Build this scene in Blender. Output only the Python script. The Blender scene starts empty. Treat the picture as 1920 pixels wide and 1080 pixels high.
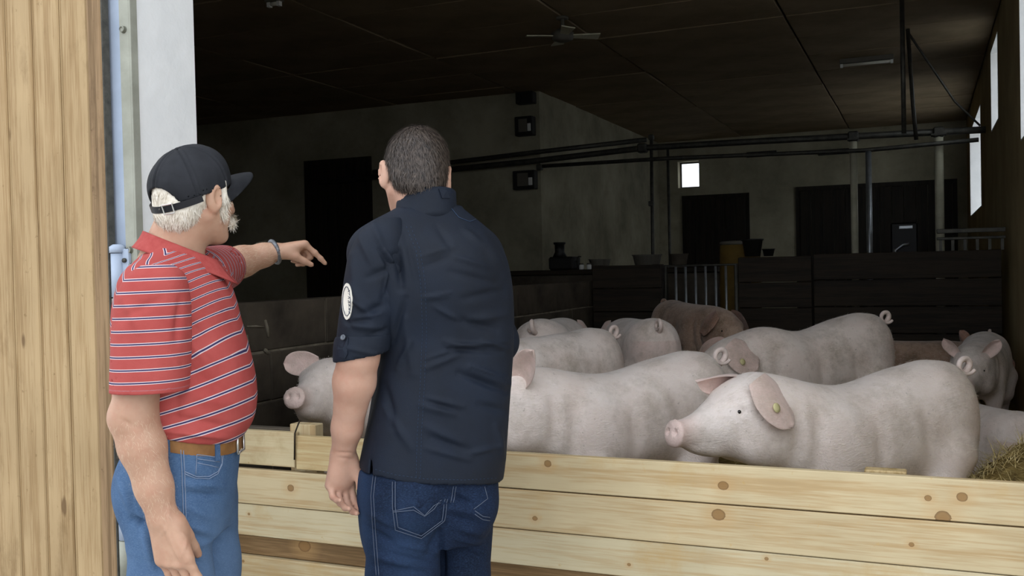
import bpy, bmesh, math, random
import numpy as np
from mathutils import Vector, Matrix
from mathutils.bvhtree import BVHTree

random.seed(7)
RNG = np.random.default_rng(7)
SC = bpy.context.scene
COL = SC.collection

# ------------------------------------------------------------------ camera
FPX = 1800.0                       # focal length in pixels of the 1920x1080 frame
CAM_H = 1.45
YAW, PITCH, ROLL = math.radians(23.3), math.radians(1.11), 0.022
_f = np.array([-math.sin(YAW) * math.cos(PITCH), math.cos(YAW) * math.cos(PITCH), -math.sin(PITCH)])
_r = np.array([math.cos(YAW), math.sin(YAW), 0.0])
_u = np.cross(_r, _f)
CR = _r * math.cos(ROLL) - _u * math.sin(ROLL)
CU = _u * math.cos(ROLL) + _r * math.sin(ROLL)
CF = _f
CC = np.array([0.0, 0.0, CAM_H])
cam_data = bpy.data.cameras.new('camera')
cam_data.sensor_width = 36.0
cam_data.lens = FPX / 1920.0 * 36.0
cam_data.clip_start = 0.05
cam_data.clip_end = 300.0
cam = bpy.data.objects.new('camera', cam_data)
COL.objects.link(cam)
M = Matrix.Identity(4)
for i in range(3):
    M[i][0], M[i][1], M[i][2], M[i][3] = CR[i], CU[i], -CF[i], CC[i]
cam.matrix_world = M
SC.camera = cam

# ------------------------------------------------------------------ sky and exposure
world = bpy.data.worlds.new('overcast_sky')
SC.world = world
world.use_nodes = True
_bg = world.node_tree.nodes['Background']
_bg.inputs[0].default_value = (0.86, 0.92, 1.0, 1)
_bg.inputs[1].default_value = 1.0
SC.view_settings.view_transform = 'Standard'
SC.view_settings.look = 'None'
SC.view_settings.gamma = 1.0
SC.view_settings.use_curve_mapping = False
SC.view_settings.exposure = 1.3

# ------------------------------------------------------------------ small helpers
def ray(px, py):
    return CF + CR * (px - 960.0) / FPX - CU * (py - 540.0) / FPX

def at(px, py, d=None, X=None, Y=None, Z=None):
    """a point of the place, from where it shows and one known coordinate"""
    v = ray(px, py)
    if d is not None: t = d
    elif Y is not None: t = Y / v[1]
    elif Z is not None: t = (Z - CAM_H) / v[2]
    else: t = X / v[0]
    return CC + v * t

def hexc(h, a=1.0):
    h = h.lstrip('#')
    c = [int(h[i:i + 2], 16) / 255.0 for i in (0, 2, 4)]
    return tuple(((x / 12.92) if x <= 0.04045 else ((x + 0.055) / 1.055) ** 2.4) for x in c) + (a,)

def tint(h, k):
    return ''.join('%02x' % min(255, int(round(255 * ((int(h[i:i + 2], 16) / 255.0)**2.2 * k)**(1 / 2.2)))) for i in (0, 2, 4))

def tag(o, label=None, cat=None, group=None, kind=None):
    if label: o['label'] = label
    if cat: o['category'] = cat
    if group: o['group'] = group
    if kind: o['kind'] = kind
    return o

def empty(name, loc=(0, 0, 0), rz=0.0, parent=None):
    o = bpy.data.objects.new(name, None)
    COL.objects.link(o)
    o.location = Vector(loc)
    o.rotation_euler = (0, 0, rz)
    o.empty_display_size = 0.1
    if parent: o.parent = parent
    return o

def mesh_obj(name, V, F, mat=None, parent=None, smooth=True, attrs=None):
    me = bpy.data.meshes.new(name)
    V = np.asarray(V, dtype=np.float32)
    if isinstance(F, np.ndarray) and F.ndim == 2:
        n, k = F.shape
        me.vertices.add(len(V)); me.vertices.foreach_set('co', V.ravel())
        me.loops.add(n * k); me.loops.foreach_set('vertex_index', F.astype(np.int32).ravel())
        me.polygons.add(n)
        me.polygons.foreach_set('loop_start', np.arange(0, n * k, k, dtype=np.int32))
        me.update(calc_edges=True); me.validate()
    else:
        me.from_pydata([tuple(map(float, v)) for v in V], [], [tuple(map(int, f)) for f in F])
        me.update()
    if attrs:
        for nm, arr in attrs.items():
            a = me.attributes.new(nm, 'FLOAT', 'POINT')
            a.data.foreach_set('value', np.asarray(arr, dtype=np.float32))
    me.polygons.foreach_set('use_smooth', np.full(len(me.polygons), smooth, dtype=bool))
    if mat:
        for m in (mat if isinstance(mat, (list, tuple)) else [mat]): me.materials.append(m)
    o = bpy.data.objects.new(name, me)
    COL.objects.link(o)
    if parent: o.parent = parent
    return o

class MB:
    """collects simple shapes of ONE piece"""
    def __init__(s): s.V, s.F = [], []
    def add(s, V, F):
        n = len(s.V); s.V += [tuple(map(float, v)) for v in V]; s.F += [tuple(i + n for i in f) for f in F]; return s
    def box(s, lo, hi, b=0.0, rot=None, jit=0.0):
        bm = bmesh.new(); bmesh.ops.create_cube(bm, size=1.0)
        lo, hi = np.array(lo, float), np.array(hi, float)
        for v in bm.verts:
            c = (lo + hi) / 2 + np.array(v.co) * (hi - lo)
            if jit: c = c + np.array([random.uniform(-jit, jit) for _ in range(3)])
            v.co = Vector(c)
        if b: bmesh.ops.bevel(bm, geom=list(bm.edges), offset=b, segments=1, affect='EDGES', profile=0.5)
        bm.verts.index_update()
        V = [tuple(v.co) for v in bm.verts]; F = [tuple(v.index for v in f.verts) for f in bm.faces]
        bm.free()
        if rot is not None:
            c = (lo + hi) / 2
            V = [tuple(np.array(rot) @ (np.array(v) - c) + c) for v in V]
        return s.add(V, F)
    def tube(s, pts, r, n=8, caps=True):
        V, F = tube_np(pts, r, n, caps); return s.add(V, F)
    def lathe(s, prof, n=20, c=(0, 0, 0), axis='z'):
        V, F = [], []
        for (rr, h) in prof:
            for k in range(n):
                a = 2 * math.pi * k / n
                p = (rr * math.cos(a), rr * math.sin(a), h)
                if axis == 'x': p = (h, p[0], p[1])
                if axis == 'y': p = (p[0], h, p[1])
                V.append((p[0] + c[0], p[1] + c[1], p[2] + c[2]))
        for i in range(len(prof) - 1):
            for k in range(n):
                F.append((i * n + k, i * n + (k + 1) % n, (i + 1) * n + (k + 1) % n, (i + 1) * n + k))
        F.append(tuple(range(n))[::-1]); F.append(tuple(range((len(prof) - 1) * n, len(prof) * n)))
        return s.add(V, F)
    def build(s, name, mat=None, parent=None, smooth=False):
        return mesh_obj(name, np.array(s.V), s.F, mat, parent, smooth)

def tube_np(pts, r, n=8, caps=True):
    P = np.array(pts, float); m = len(P)
    R = np.broadcast_to(np.asarray(r, float), (m,))
    T = np.gradient(P, axis=0); T /= np.linalg.norm(T, axis=1)[:, None] + 1e-12
    ref = np.array([0, 0, 1.0]) if abs(T[0][2]) < 0.9 else np.array([1.0, 0, 0])
    N = np.cross(T[0], ref); N /= np.linalg.norm(N)
    V, F = [], []
    for i in range(m):
        N = N - T[i] * (N @ T[i]); N /= np.linalg.norm(N) + 1e-12
        B = np.cross(T[i], N)
        for k in range(n):
            a = 2 * math.pi * k / n
            V.append(P[i] + R[i] * (math.cos(a) * N + math.sin(a) * B))
    for i in range(m - 1):
        for k in range(n):
            F.append((i * n + k, i * n + (k + 1) % n, (i + 1) * n + (k + 1) % n, (i + 1) * n + k))
    if caps:
        F.append(tuple(range(n))[::-1]); F.append(tuple(range((m - 1) * n, m * n)))
    return V, F

# ------------------------------------------------------------------ materials (all procedural)
class NT:
    def __init__(s, name):
        s.m = bpy.data.materials.new(name); s.m.use_nodes = True
        s.t = s.m.node_tree; s.n = s.t.nodes; s.b = s.n['Principled BSDF']
    def new(s, typ, **kw):
        x = s.n.new(typ)
        for k, v in kw.items(): setattr(x, k, v)
        return x
    def link(s, a, b): s.t.links.new(a, b)
    def coord(s, kind='Object', scale=(1, 1, 1)):
        tc = s.new('ShaderNodeTexCoord'); mp = s.new('ShaderNodeMapping')
        mp.inputs['Scale'].default_value = scale
        s.link(tc.outputs[kind], mp.inputs['Vector']); return mp.outputs[0]
    def noise(s, vec, scale, detail=4, rough=0.6, dist=0.0):
        x = s.new('ShaderNodeTexNoise')
        x.inputs['Scale'].default_value = scale; x.inputs['Detail'].default_value = detail
        x.inputs['Roughness'].default_value = rough; x.inputs['Distortion'].default_value = dist
        s.link(vec, x.inputs['Vector']); return x.outputs['Fac']
    def ramp(s, fac, stops, interp='LINEAR'):
        x = s.new('ShaderNodeValToRGB'); x.color_ramp.interpolation = interp
        e = x.color_ramp.elements
        while len(e) < len(stops): e.new(0.5)
        for k, (p, c) in enumerate(stops): e[k].position = p; e[k].color = c if len(c) == 4 else tuple(c) + (1,)
        s.link(fac, x.inputs[0]); return x.outputs['Color']
    def mix(s, fac, a, b, mode='MIX'):
        x = s.new('ShaderNodeMix', data_type='RGBA', blend_type=mode)
        if isinstance(fac, (int, float)): x.inputs[0].default_value = fac
        else: s.link(fac, x.inputs[0])
        for i, c in ((6, a), (7, b)):
            if isinstance(c, tuple): x.inputs[i].default_value = c
            else: s.link(c, x.inputs[i])
        return x.outputs[2]
    def math(s, op, a, b=None, c=None, clamp=False):
        x = s.new('ShaderNodeMath', operation=op); x.use_clamp = clamp
        for i, v in enumerate((a, b, c)):
            if v is None: continue
            if isinstance(v, (int, float)): x.inputs[i].default_value = v
            else: s.link(v, x.inputs[i])
        return x.outputs[0]
    def attr(s, name):
        x = s.new('ShaderNodeAttribute', attribute_name=name); return x.outputs['Fac']
    def bump(s, h, strength=0.3, dist=0.01):
        x = s.new('ShaderNodeBump'); x.inputs['Strength'].default_value = strength
        x.inputs['Distance'].default_value = dist; s.link(h, x.inputs['Height'])
        s.link(x.outputs[0], s.b.inputs['Normal']); return x
    def done(s, col, rough=0.7, metal=0.0, spec=0.3):
        if isinstance(col, tuple): s.b.inputs['Base Color'].default_value = col
        else: s.link(col, s.b.inputs['Base Color'])
        s.b.inputs['Roughness'].default_value = rough; s.b.inputs['Metallic'].default_value = metal
        s.b.inputs['Specular IOR Level'].default_value = spec
        return s.m

def mottled(name, c1, c2, scale=6, rough=0.8, bump=0.2, dist=0.004, metal=0.0, spec=0.25, stretch=(1, 1, 1), detail=5):
    t = NT(name); v = t.coord('Object', stretch); n = t.noise(v, scale, detail)
    col = t.ramp(n, [(0.3, hexc(c1)), (0.7, hexc(c2))])
    if bump: t.bump(t.noise(v, scale * 6, 3), bump, dist)
    return t.done(col, rough, metal, spec)

def wood(name, light, dark, along='x', scale=1.0, knots=(), dirt=None, knotcol='7d5c34', specks=False):
    """sawn softwood: grain runs along one axis; knots are (x, z, radius) in the board's own frame"""
    t = NT(name); light, dark = tint(light, 0.78), tint(dark, 0.78)
    k = {'x': (0.5, 14, 14), 'z': (14, 14, 0.5)}[along]
    tc = t.new('ShaderNodeTexCoord'); oi = t.new('ShaderNodeObjectInfo')
    off = t.new('ShaderNodeVectorMath', operation='SCALE'); off.inputs[0].default_value = (13.1, 7.7, 5.3)
    t.link(oi.outputs['Random'], off.inputs['Scale'])
    av = t.new('ShaderNodeVectorMath', operation='ADD')
    t.link(tc.outputs['Object'], av.inputs[0]); t.link(off.outputs[0], av.inputs[1])
    def mp(sc):
        x = t.new('ShaderNodeMapping'); x.inputs['Scale'].default_value = sc
        t.link(av.outputs[0], x.inputs['Vector']); return x.outputs[0]
    g1 = t.noise(mp(tuple(a * scale for a in k)), 1.6, 6, 0.62, 0.5)
    g2 = t.noise(mp(tuple(a * scale * 5 for a in k)), 2.2, 3, 0.6)
    g3 = t.noise(mp((1.5, 1.5, 1.5)), 1.3, 3)
    f = t.math('ADD', t.math('MULTIPLY', g1, 0.60), t.math('MULTIPLY', g2, 0.40))
    col = t.ramp(f, [(0.33, hexc(tint(dark, 0.9))), (0.42, hexc(dark)), (0.53, hexc(light)), (0.70, hexc(tint(light, 1.05)))])
    big = t.ramp(g3, [(0.35, (0.86, 0.84, 0.80)), (0.65, (1.05, 1.04, 1.02))])
    col = t.mix(1.0, col, big, 'MULTIPLY')
    if dirt:
        dn = t.noise(mp((1.2, 1.2, 1.2) if along == 'x' else (3.0, 3.0, 1.0)), 2.6, 7, 0.7)
        df = t.ramp(dn, [(0.56, (0, 0, 0)), (0.72, (1, 1, 1))])
        col = t.mix(t.math('MULTIPLY', df, 0.55), col, hexc(dirt))
        dn2 = t.noise(mp((1, 1, 1)), 34, 4, 0.7)
        df2 = t.ramp(dn2, [(0.66, (0, 0, 0)), (0.72, (1, 1, 1))])
        col = t.mix(t.math('MULTIPLY', df2, 0.5), col, hexc(dirt))
    sep = t.new('ShaderNodeSeparateXYZ'); t.link(tc.outputs['Object'], sep.inputs[0])
    for (kx, kz, kr) in knots:
        wob = t.math('MULTIPLY', t.math('SUBTRACT', g1, 0.5), kr * 0.9)
        dx = t.math('SUBTRACT', sep.outputs[0], kx); dz = t.math('SUBTRACT', sep.outputs[2], kz)
        if along == 'x': dx = t.math('MULTIPLY', dx, 0.85)
        d = t.math('ADD', t.math('SQRT', t.math('ADD', t.math('MULTIPLY', dx, dx), t.math('MULTIPLY', dz, dz))), wob)
        halo = t.math('MULTIPLY', t.math('SUBTRACT', 1.0, t.math('DIVIDE', d, kr * 3.2), clamp=True), 0.55)
        col = t.mix(halo, col, hexc('b08a58'))
        core = t.math('LESS_THAN', d, kr)
        inner = t.math('DIVIDE', d, kr, clamp=True)
        kc = t.ramp(inner, [(0.0, hexc(knotcol)), (0.7, hexc(knotcol)), (1.0, hexc('5e4226'))])
        col = t.mix(t.math('MULTIPLY', core, 0.8), col, kc)
    if specks:      # small scattered knots and dark nicks of the board
        vo = t.new('ShaderNodeTexVoronoi'); vo.inputs['Scale'].default_value = 1.0
        t.link(mp((9.0, 9.0, 3.6) if along == 'z' else (3.6, 9.0, 9.0)), vo.inputs['Vector'])
        sc = t.new('ShaderNodeSeparateColor'); t.link(vo.outputs['Color'], sc.inputs[0])
        pick = t.math('LESS_THAN', sc.outputs[0], 0.42)
        rad = t.math('MULTIPLY', sc.outputs[1], 0.13)
        dd = t.math('ADD', vo.outputs['Distance'], t.math('MULTIPLY', t.math('SUBTRACT', g1, 0.5), 0.25))
        spot = t.math('SUBTRACT', 1.0, t.math('DIVIDE', dd, t.math('ADD', rad, 0.01)), clamp=True)
        spot = t.math('MULTIPLY', t.math('MULTIPLY', spot, 2.2, clamp=True), pick)
        col = t.mix(t.math('MULTIPLY', spot, 0.75), col, hexc('5a4126'))
    t.bump(f, 0.25, 0.003)
    return t.done(col, 0.72, 0, 0.25)

def plain(name, c, rough=0.6, metal=0.0, spec=0.3): return mottled(name, c, c, 8, rough, 0.08, 0.002, metal, spec)

MT = {}
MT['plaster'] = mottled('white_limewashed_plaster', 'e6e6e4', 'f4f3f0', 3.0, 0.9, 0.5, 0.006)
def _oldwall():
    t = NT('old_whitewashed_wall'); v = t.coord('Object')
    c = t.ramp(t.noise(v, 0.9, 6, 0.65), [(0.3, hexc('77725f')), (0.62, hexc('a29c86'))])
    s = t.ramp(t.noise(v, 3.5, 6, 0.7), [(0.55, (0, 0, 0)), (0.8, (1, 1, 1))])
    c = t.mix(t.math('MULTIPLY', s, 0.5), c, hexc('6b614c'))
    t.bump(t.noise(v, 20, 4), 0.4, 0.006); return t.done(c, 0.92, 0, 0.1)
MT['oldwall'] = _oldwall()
MT['rightwall_lit'] = mottled('warm_lit_side_wall', '968664', 'b3a37c', 1.6, 0.92, 0.4, 0.006, spec=0.1)  # wall tone lightened and warmed to carry the light from the opening
MT['ceiling'] = mottled('brown_stained_ceiling_panel', '75664f', '94836a', 1.4, 0.9, 0.25, 0.004, spec=0.1)
MT['concrete_ground'] = mottled('grey_yard_concrete', 'a3a19c', 'b9b6af', 2.5, 0.9, 0.4, 0.006)
MT['barn_floor'] = mottled('dark_barn_floor', '4a4338', '6a5f4c', 2.0, 0.95, 0.4, 0.008)
MT['block'] = mottled('dirty_dark_concrete_block', '35302a', '5a5247', 3.0, 0.95, 0.7, 0.006, spec=0.1)
MT['mortar'] = mottled('pale_crumbling_mortar', '5d564a', '8b8373', 9.0, 0.95, 0.6, 0.006, spec=0.1)
MT['darkwood'] = wood('old_dark_pen_wood', '342b1f', '201a13', 'x', 1.0)
MT['darkdoor'] = wood('near_black_old_door_wood', '2a251d', '17140f', 'z', 1.0)
MT['steel_dark'] = mottled('dull_dark_steel', '3a3a37', '55534c', 12, 0.55, 0.2, 0.002, 0.6)
MT['steel_galv'] = mottled('galvanised_steel', '9a9fa2', 'b8bdc0', 20, 0.4, 0.1, 0.001, 0.8)
MT['paint_cream'] = mottled('cream_painted_steel', 'b0ad95', 'cac7b0', 8, 0.6, 0.2, 0.002)
MT['steel_blue'] = mottled('pale_blue_grey_painted_steel', '98a3b3', 'acb7c8', 5, 0.45, 0.15, 0.002)
MT['steel_olive'] = mottled('weathered_olive_grey_steel', '8d8d80', 'a5a598', 7, 0.6, 0.4, 0.003)
MT['white_plastic'] = plain('white_plastic', 'd8d8d2', 0.4)
MT['grey_plastic'] = plain('dirty_grey_plastic', '5a564d', 0.6)
MT['dark_plastic'] = plain('black_plastic', '1d1c1a', 0.5)
MT['tube_light'] = plain('unlit_lamp_tube', 'c9c6b8', 0.35)

# ------------------------------------------------------------------ signed distance modelling of bodies and cloth
def hermite(xs, ys):
    xs = np.asarray(xs, float); ys = np.asarray(ys, float)
    m = np.gradient(ys, xs)
    def f(x):
        x = np.clip(x, xs[0], xs[-1]); i = np.clip(np.searchsorted(xs, x) - 1, 0, len(xs) - 2)
        h = xs[i + 1] - xs[i]; t = (x - xs[i]) / h
        return ((2 * t**3 - 3 * t**2 + 1) * ys[i] + (t**3 - 2 * t**2 + t) * h * m[i]
                + (-2 * t**3 + 3 * t**2) * ys[i + 1] + (t**3 - t**2) * h * m[i + 1])
    return f

class Vox:
    def __init__(s, lo, hi, h):
        s.h = h; s.lo = np.array(lo, float)
        s.n = np.ceil((np.array(hi, float) - s.lo) / h).astype(int) + 1
        s.ax = [(s.lo[i] + h * np.arange(s.n[i])).astype(np.float32) for i in range(3)]
        s.d = np.full(tuple(s.n), 1.0, np.float32)
    def _sub(s, lo, hi):
        a = np.clip(np.floor((np.array(lo) - s.lo) / s.h).astype(int), 0, s.n - 1)
        b = np.clip(np.ceil((np.array(hi) - s.lo) / s.h).astype(int) + 1, 1, s.n)
        sl = tuple(slice(int(a[i]), int(max(b[i], a[i] + 1))) for i in range(3))
        X = s.ax[0][sl[0]][:, None, None]; Y = s.ax[1][sl[1]][None, :, None]; Z = s.ax[2][sl[2]][None, None, :]
        return sl, X, Y, Z
    def op(s, fn, lo, hi, k=0.01, mode='add'):
        mg = k + 4 * s.h
        sl, X, Y, Z = s._sub(np.array(lo) - mg, np.array(hi) + mg)
        v = fn(X, Y, Z).astype(np.float32); a = s.d[sl]
        if mode == 'sub':
            a = -a; h = np.maximum(k - np.abs(a - v), 0) / max(k, 1e-6)
            s.d[sl] = -(np.minimum(a, v) - h * h * k * 0.25)
        else:
            h = np.maximum(k - np.abs(a - v), 0) / max(k, 1e-6)
            s.d[sl] = np.minimum(a, v) - h * h * k * 0.25
        return s
    def cone(s, a, b, ra, rb, k=0.01, mode='add', sq=None):
        a = np.array(a, float); b = np.array(b, float); ba = b - a; l2 = ba @ ba + 1e-12
        def fn(X, Y, Z):
            px, py, pz = X - a[0], Y - a[1], Z - a[2]
            t = np.clip((px * ba[0] + py * ba[1] + pz * ba[2]) / l2, 0, 1)
            return np.sqrt((px - t * ba[0])**2 + (py - t * ba[1])**2 + (pz - t * ba[2])**2) - (ra + (rb - ra) * t)
        r = max(ra, rb)
        return s.op(fn, np.minimum(a, b) - r, np.maximum(a, b) + r, k, mode)
    def chain(s, pts, rad, k=0.01, mode='add'):
        for i in range(len(pts) - 1): s.cone(pts[i], pts[i + 1], rad[i], rad[i + 1], k, mode)
        return s
    def ell(s, c, r, rot=None, k=0.01, mode='add'):
        c = np.array(c, float); r = np.array(r, float); Rm = np.eye(3) if rot is None else np.array(rot, float)
        def fn(X, Y, Z):
            p = (X - c[0], Y - c[1], Z - c[2])
            q = [p[0] * Rm[0][i] + p[1] * Rm[1][i] + p[2] * Rm[2][i] for i in range(3)]
            k0 = np.sqrt((q[0] / r[0])**2 + (q[1] / r[1])**2 + (q[2] / r[2])**2)
            k1 = np.sqrt((q[0] / r[0]**2)**2 + (q[1] / r[1]**2)**2 + (q[2] / r[2]**2)**2)
            return k0 * (k0 - 1) / (k1 + 1e-6)
        R = np.abs(Rm) @ r
        return s.op(fn, c - R, c + R, k, mode)
    def loft(s, st, rot=0.0, n=2.2, k=0.02, mode='add', axis=2, grow=0.0, zr=None):
        """elliptic sections st = (t, c1, c2, r1, r2) stacked along an axis"""
        st = np.array(sorted(st), float); t = st[:, 0]
        fc1, fc2, fr1, fr2 = (hermite(t, st[:, i]) for i in range(1, 5))
        c, sn = math.cos(rot), math.sin(rot)
        oth = [i for i in range(3) if i != axis]
        t0, t1 = (t[0], t[-1]) if zr is None else zr
        def fn(X, Y, Z):
            A = (X, Y, Z); T = A[axis]; a, b = A[oth[0]], A[oth[1]]
            c1, c2 = fc1(T), fc2(T); r1 = np.maximum(fr1(T) + grow, 1e-3); r2 = np.maximum(fr2(T) + grow, 1e-3)
            u = (a - c1) * c + (b - c2) * sn; v = -(a - c1) * sn + (b - c2) * c
            q = (np.abs(u / r1)**n + np.abs(v / r2)**n)**(1.0 / n)
            d = (q - 1) * np.minimum(r1, r2)
            return np.maximum(d, np.maximum(T - t1, t0 - T) + 0 * d)
        lo = np.zeros(3); hi = np.zeros(3); R = np.max(st[:, 3:5]) + grow
        lo[axis], hi[axis] = t0, t1
        for j, o in enumerate(oth): lo[o] = st[:, 1 + j].min() - R; hi[o] = st[:, 1 + j].max() + R
        return s.op(fn, lo, hi, k, mode)
    def half(s, p, nrm, k=0.004, lo=None, hi=None):
        """cut away the side the normal points to"""
        p = np.array(p, float); nrm = np.array(nrm, float) / np.linalg.norm(nrm)
        def fn(X, Y, Z): return -((X - p[0]) * nrm[0] + (Y - p[1]) * nrm[1] + (Z - p[2]) * nrm[2])
        lo = s.lo if lo is None else lo; hi = s.lo + s.h * s.n if hi is None else hi
        return s.op(fn, lo, hi, k, 'sub')
    def net(s):
        D = s.d; S = D < 0
        def c(o): return tuple(slice(o[i], s.n[i] - 1 + o[i]) for i in range(3))
        offs = [(i, j, k) for i in (0, 1) for j in (0, 1) for k in (0, 1)]
        al = np.ones(tuple(s.n - 1), bool); an = np.zeros(tuple(s.n - 1), bool)
        for o in offs: al &= S[c(o)]; an |= S[c(o)]
        act = an & ~al; I = np.argwhere(act)
        idx = np.full(tuple(s.n - 1), -1, np.int32); idx[act] = np.arange(len(I))
        val = np.stack([D[I[:, 0] + o[0], I[:, 1] + o[1], I[:, 2] + o[2]] for o in offs], 1)
        acc = np.zeros((len(I), 3)); cnt = np.zeros(len(I)); O = np.array(offs, float)
        for a in range(8):
            for b in range(a + 1, 8):
                if np.abs(O[a] - O[b]).sum() != 1: continue
                va, vb = val[:, a], val[:, b]; m = (va < 0) != (vb < 0)
                t = np.where(m, va / (va - vb + 1e-12), 0)
                acc[m] += (O[a][None] + t[:, None] * (O[b] - O[a])[None])[m]; cnt[m] += 1
        V = s.lo + s.h * (I + acc / np.maximum(cnt, 1)[:, None])
        Fs = []
        for ax in range(3):
            b, cc = [(1, 2), (2, 0), (0, 1)][ax]
            sl0 = [slice(1, -1)] * 3; sl1 = [slice(1, -1)] * 3
            sl0[ax] = slice(0, -1); sl1[ax] = slice(1, None)
            s0 = S[tuple(sl0)]; s1 = S[tuple(sl1)]
            E = np.argwhere(s0 != s1)
            if not len(E): continue
            inside = s0[E[:, 0], E[:, 1], E[:, 2]]
            base = E.copy()
            for q in range(3):
                if q != ax: base[:, q] += 1
            def cell(db, dc):
                w = base.copy(); w[:, b] -= db; w[:, cc] -= dc; return idx[w[:, 0], w[:, 1], w[:, 2]]
            q = np.stack([cell(1, 1), cell(0, 1), cell(0, 0), cell(1, 0)], 1)
            q[~inside] = q[~inside][:, ::-1]
            Fs.append(q)
        F = np.concatenate(Fs); F = F[(F >= 0).all(1)]
        return V, F

def vnormals(V, F):
    n = np.cross(V[F[:, 2]] - V[F[:, 0]], V[F[:, 3]] - V[F[:, 1]])
    N = np.zeros_like(V)
    for k in range(4): np.add.at(N, F[:, k], n)
    return N / (np.linalg.norm(N, axis=1)[:, None] + 1e-12)

def relax(V, F, it=2, lam=0.5):
    for _ in range(it):
        A = np.zeros_like(V); c = np.zeros(len(V))
        for k in range(4):
            np.add.at(A, F[:, k], V[F[:, (k + 1) % 4]] + V[F[:, (k + 3) % 4]]); np.add.at(c, F[:, k], 2)
        V = V + lam * (A / np.maximum(c, 1)[:, None] - V)
    return V

def strands(Pn, Nn, Dn, length, width, lift=0.3, seg=3, bend=0.0):
    """short hair or straw ribbons"""
    n = len(Pn); L = np.broadcast_to(length, (n,)); V = np.zeros((n, seg + 1, 2, 3))
    side = np.cross(Dn, Nn); side /= np.linalg.norm(side, axis=1)[:, None] + 1e-9
    for i in range(seg + 1):
        t = i / seg; w = width * (1 - 0.85 * t)
        c = Pn + Dn * (L * t)[:, None] + Nn * (L * (lift * t - bend * t * t))[:, None]
        V[:, i, 0] = c - side * w; V[:, i, 1] = c + side * w
    base = (np.arange(n) * (seg + 1) * 2)[:, None]
    F = np.concatenate([base + np.array([[2 * i, 2 * i + 1, 2 * i + 3, 2 * i + 2]]) for i in range(seg)])
    return V.reshape(-1, 3), F
# ------------------------------------------------------------------ the place: barn shell and yard
XL, XS, XR = -12.0, -4.85, 0.70         # far left wall, step wall, right wall
Y0, Y1, YM, YB = 2.54, 2.84, 12.35, 18.75  # front wall outside / inside, middle wall, back wall
ZC = 3.90                               # ceiling

def slab(name, lo, hi, mat, kind='structure', parent=None, b=0.0):
    o = MB().box(lo, hi, b).build(name, mat, parent)
    if kind and not parent: o['kind'] = kind
    return o

slab('ground', (-30, -30, -0.2), (30, Y1 + 30, -0.002), MT['concrete_ground'])
slab('floor', (XL, Y1 - 0.3, -0.05), (XR, YB, 0.03), MT['barn_floor'])

# front wall of the barn: two piers and a lintel, one wall
m = MB()
m.box((XL - 0.3, Y0, 0), (-2.49, Y1, 5.4)); m.box((XR, Y0, 0), (6.0, Y1, 5.4)); m.box((-2.49, Y0, 3.88), (XR, Y1, 5.4))
tag(m.build('wall_front', MT['plaster']), kind='structure')

def wall_with_holes(name, x0, x1, y0, y1, z0, z1, holes, axis, mat):
    """a wall box with rectangular openings (a0, a1, z0, z1) along axis 'x' or 'y'"""
    m = MB(); cur = (x0 if axis == 'x' else y0); end = (x1 if axis == 'x' else y1)
    def bx(a0, a1, b0, b1):
        if a1 - a0 < 1e-4 or b1 - b0 < 1e-4: return
        if axis == 'x': m.box((a0, y0, b0), (a1, y1, b1))
        else: m.box((x0, a0, b0), (x1, a1, b1))
    for (a0, a1, b0, b1) in sorted(holes):
        bx(cur, a0, z0, z1); bx(a0, a1, z0, b0); bx(a0, a1, b1, z1); cur = a1
    bx(cur, end, z0, z1)
    return tag(m.build(name, mat), kind='structure')

RW = [(7.35, 8.45, 2.36, 3.72), (10.9, 11.95, 2.86, 3.74), (14.2, 17.4, 2.15, 3.5)]
wall_with_holes('wall_right', XR, XR + 0.34, Y1, YB + 0.3, 0, ZC + 0.3, RW, 'y', MT['rightwall_lit'])
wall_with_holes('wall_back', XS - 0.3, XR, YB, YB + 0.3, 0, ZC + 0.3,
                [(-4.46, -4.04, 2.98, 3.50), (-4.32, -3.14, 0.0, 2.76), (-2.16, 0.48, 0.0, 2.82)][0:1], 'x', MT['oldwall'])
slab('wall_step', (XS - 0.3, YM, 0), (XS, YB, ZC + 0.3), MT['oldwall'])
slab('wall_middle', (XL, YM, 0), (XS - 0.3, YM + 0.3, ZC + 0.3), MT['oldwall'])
slab('wall_left', (XL - 0.3, Y1, 0), (XL, YM + 0.3, ZC + 0.3), MT['oldwall'])

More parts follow.
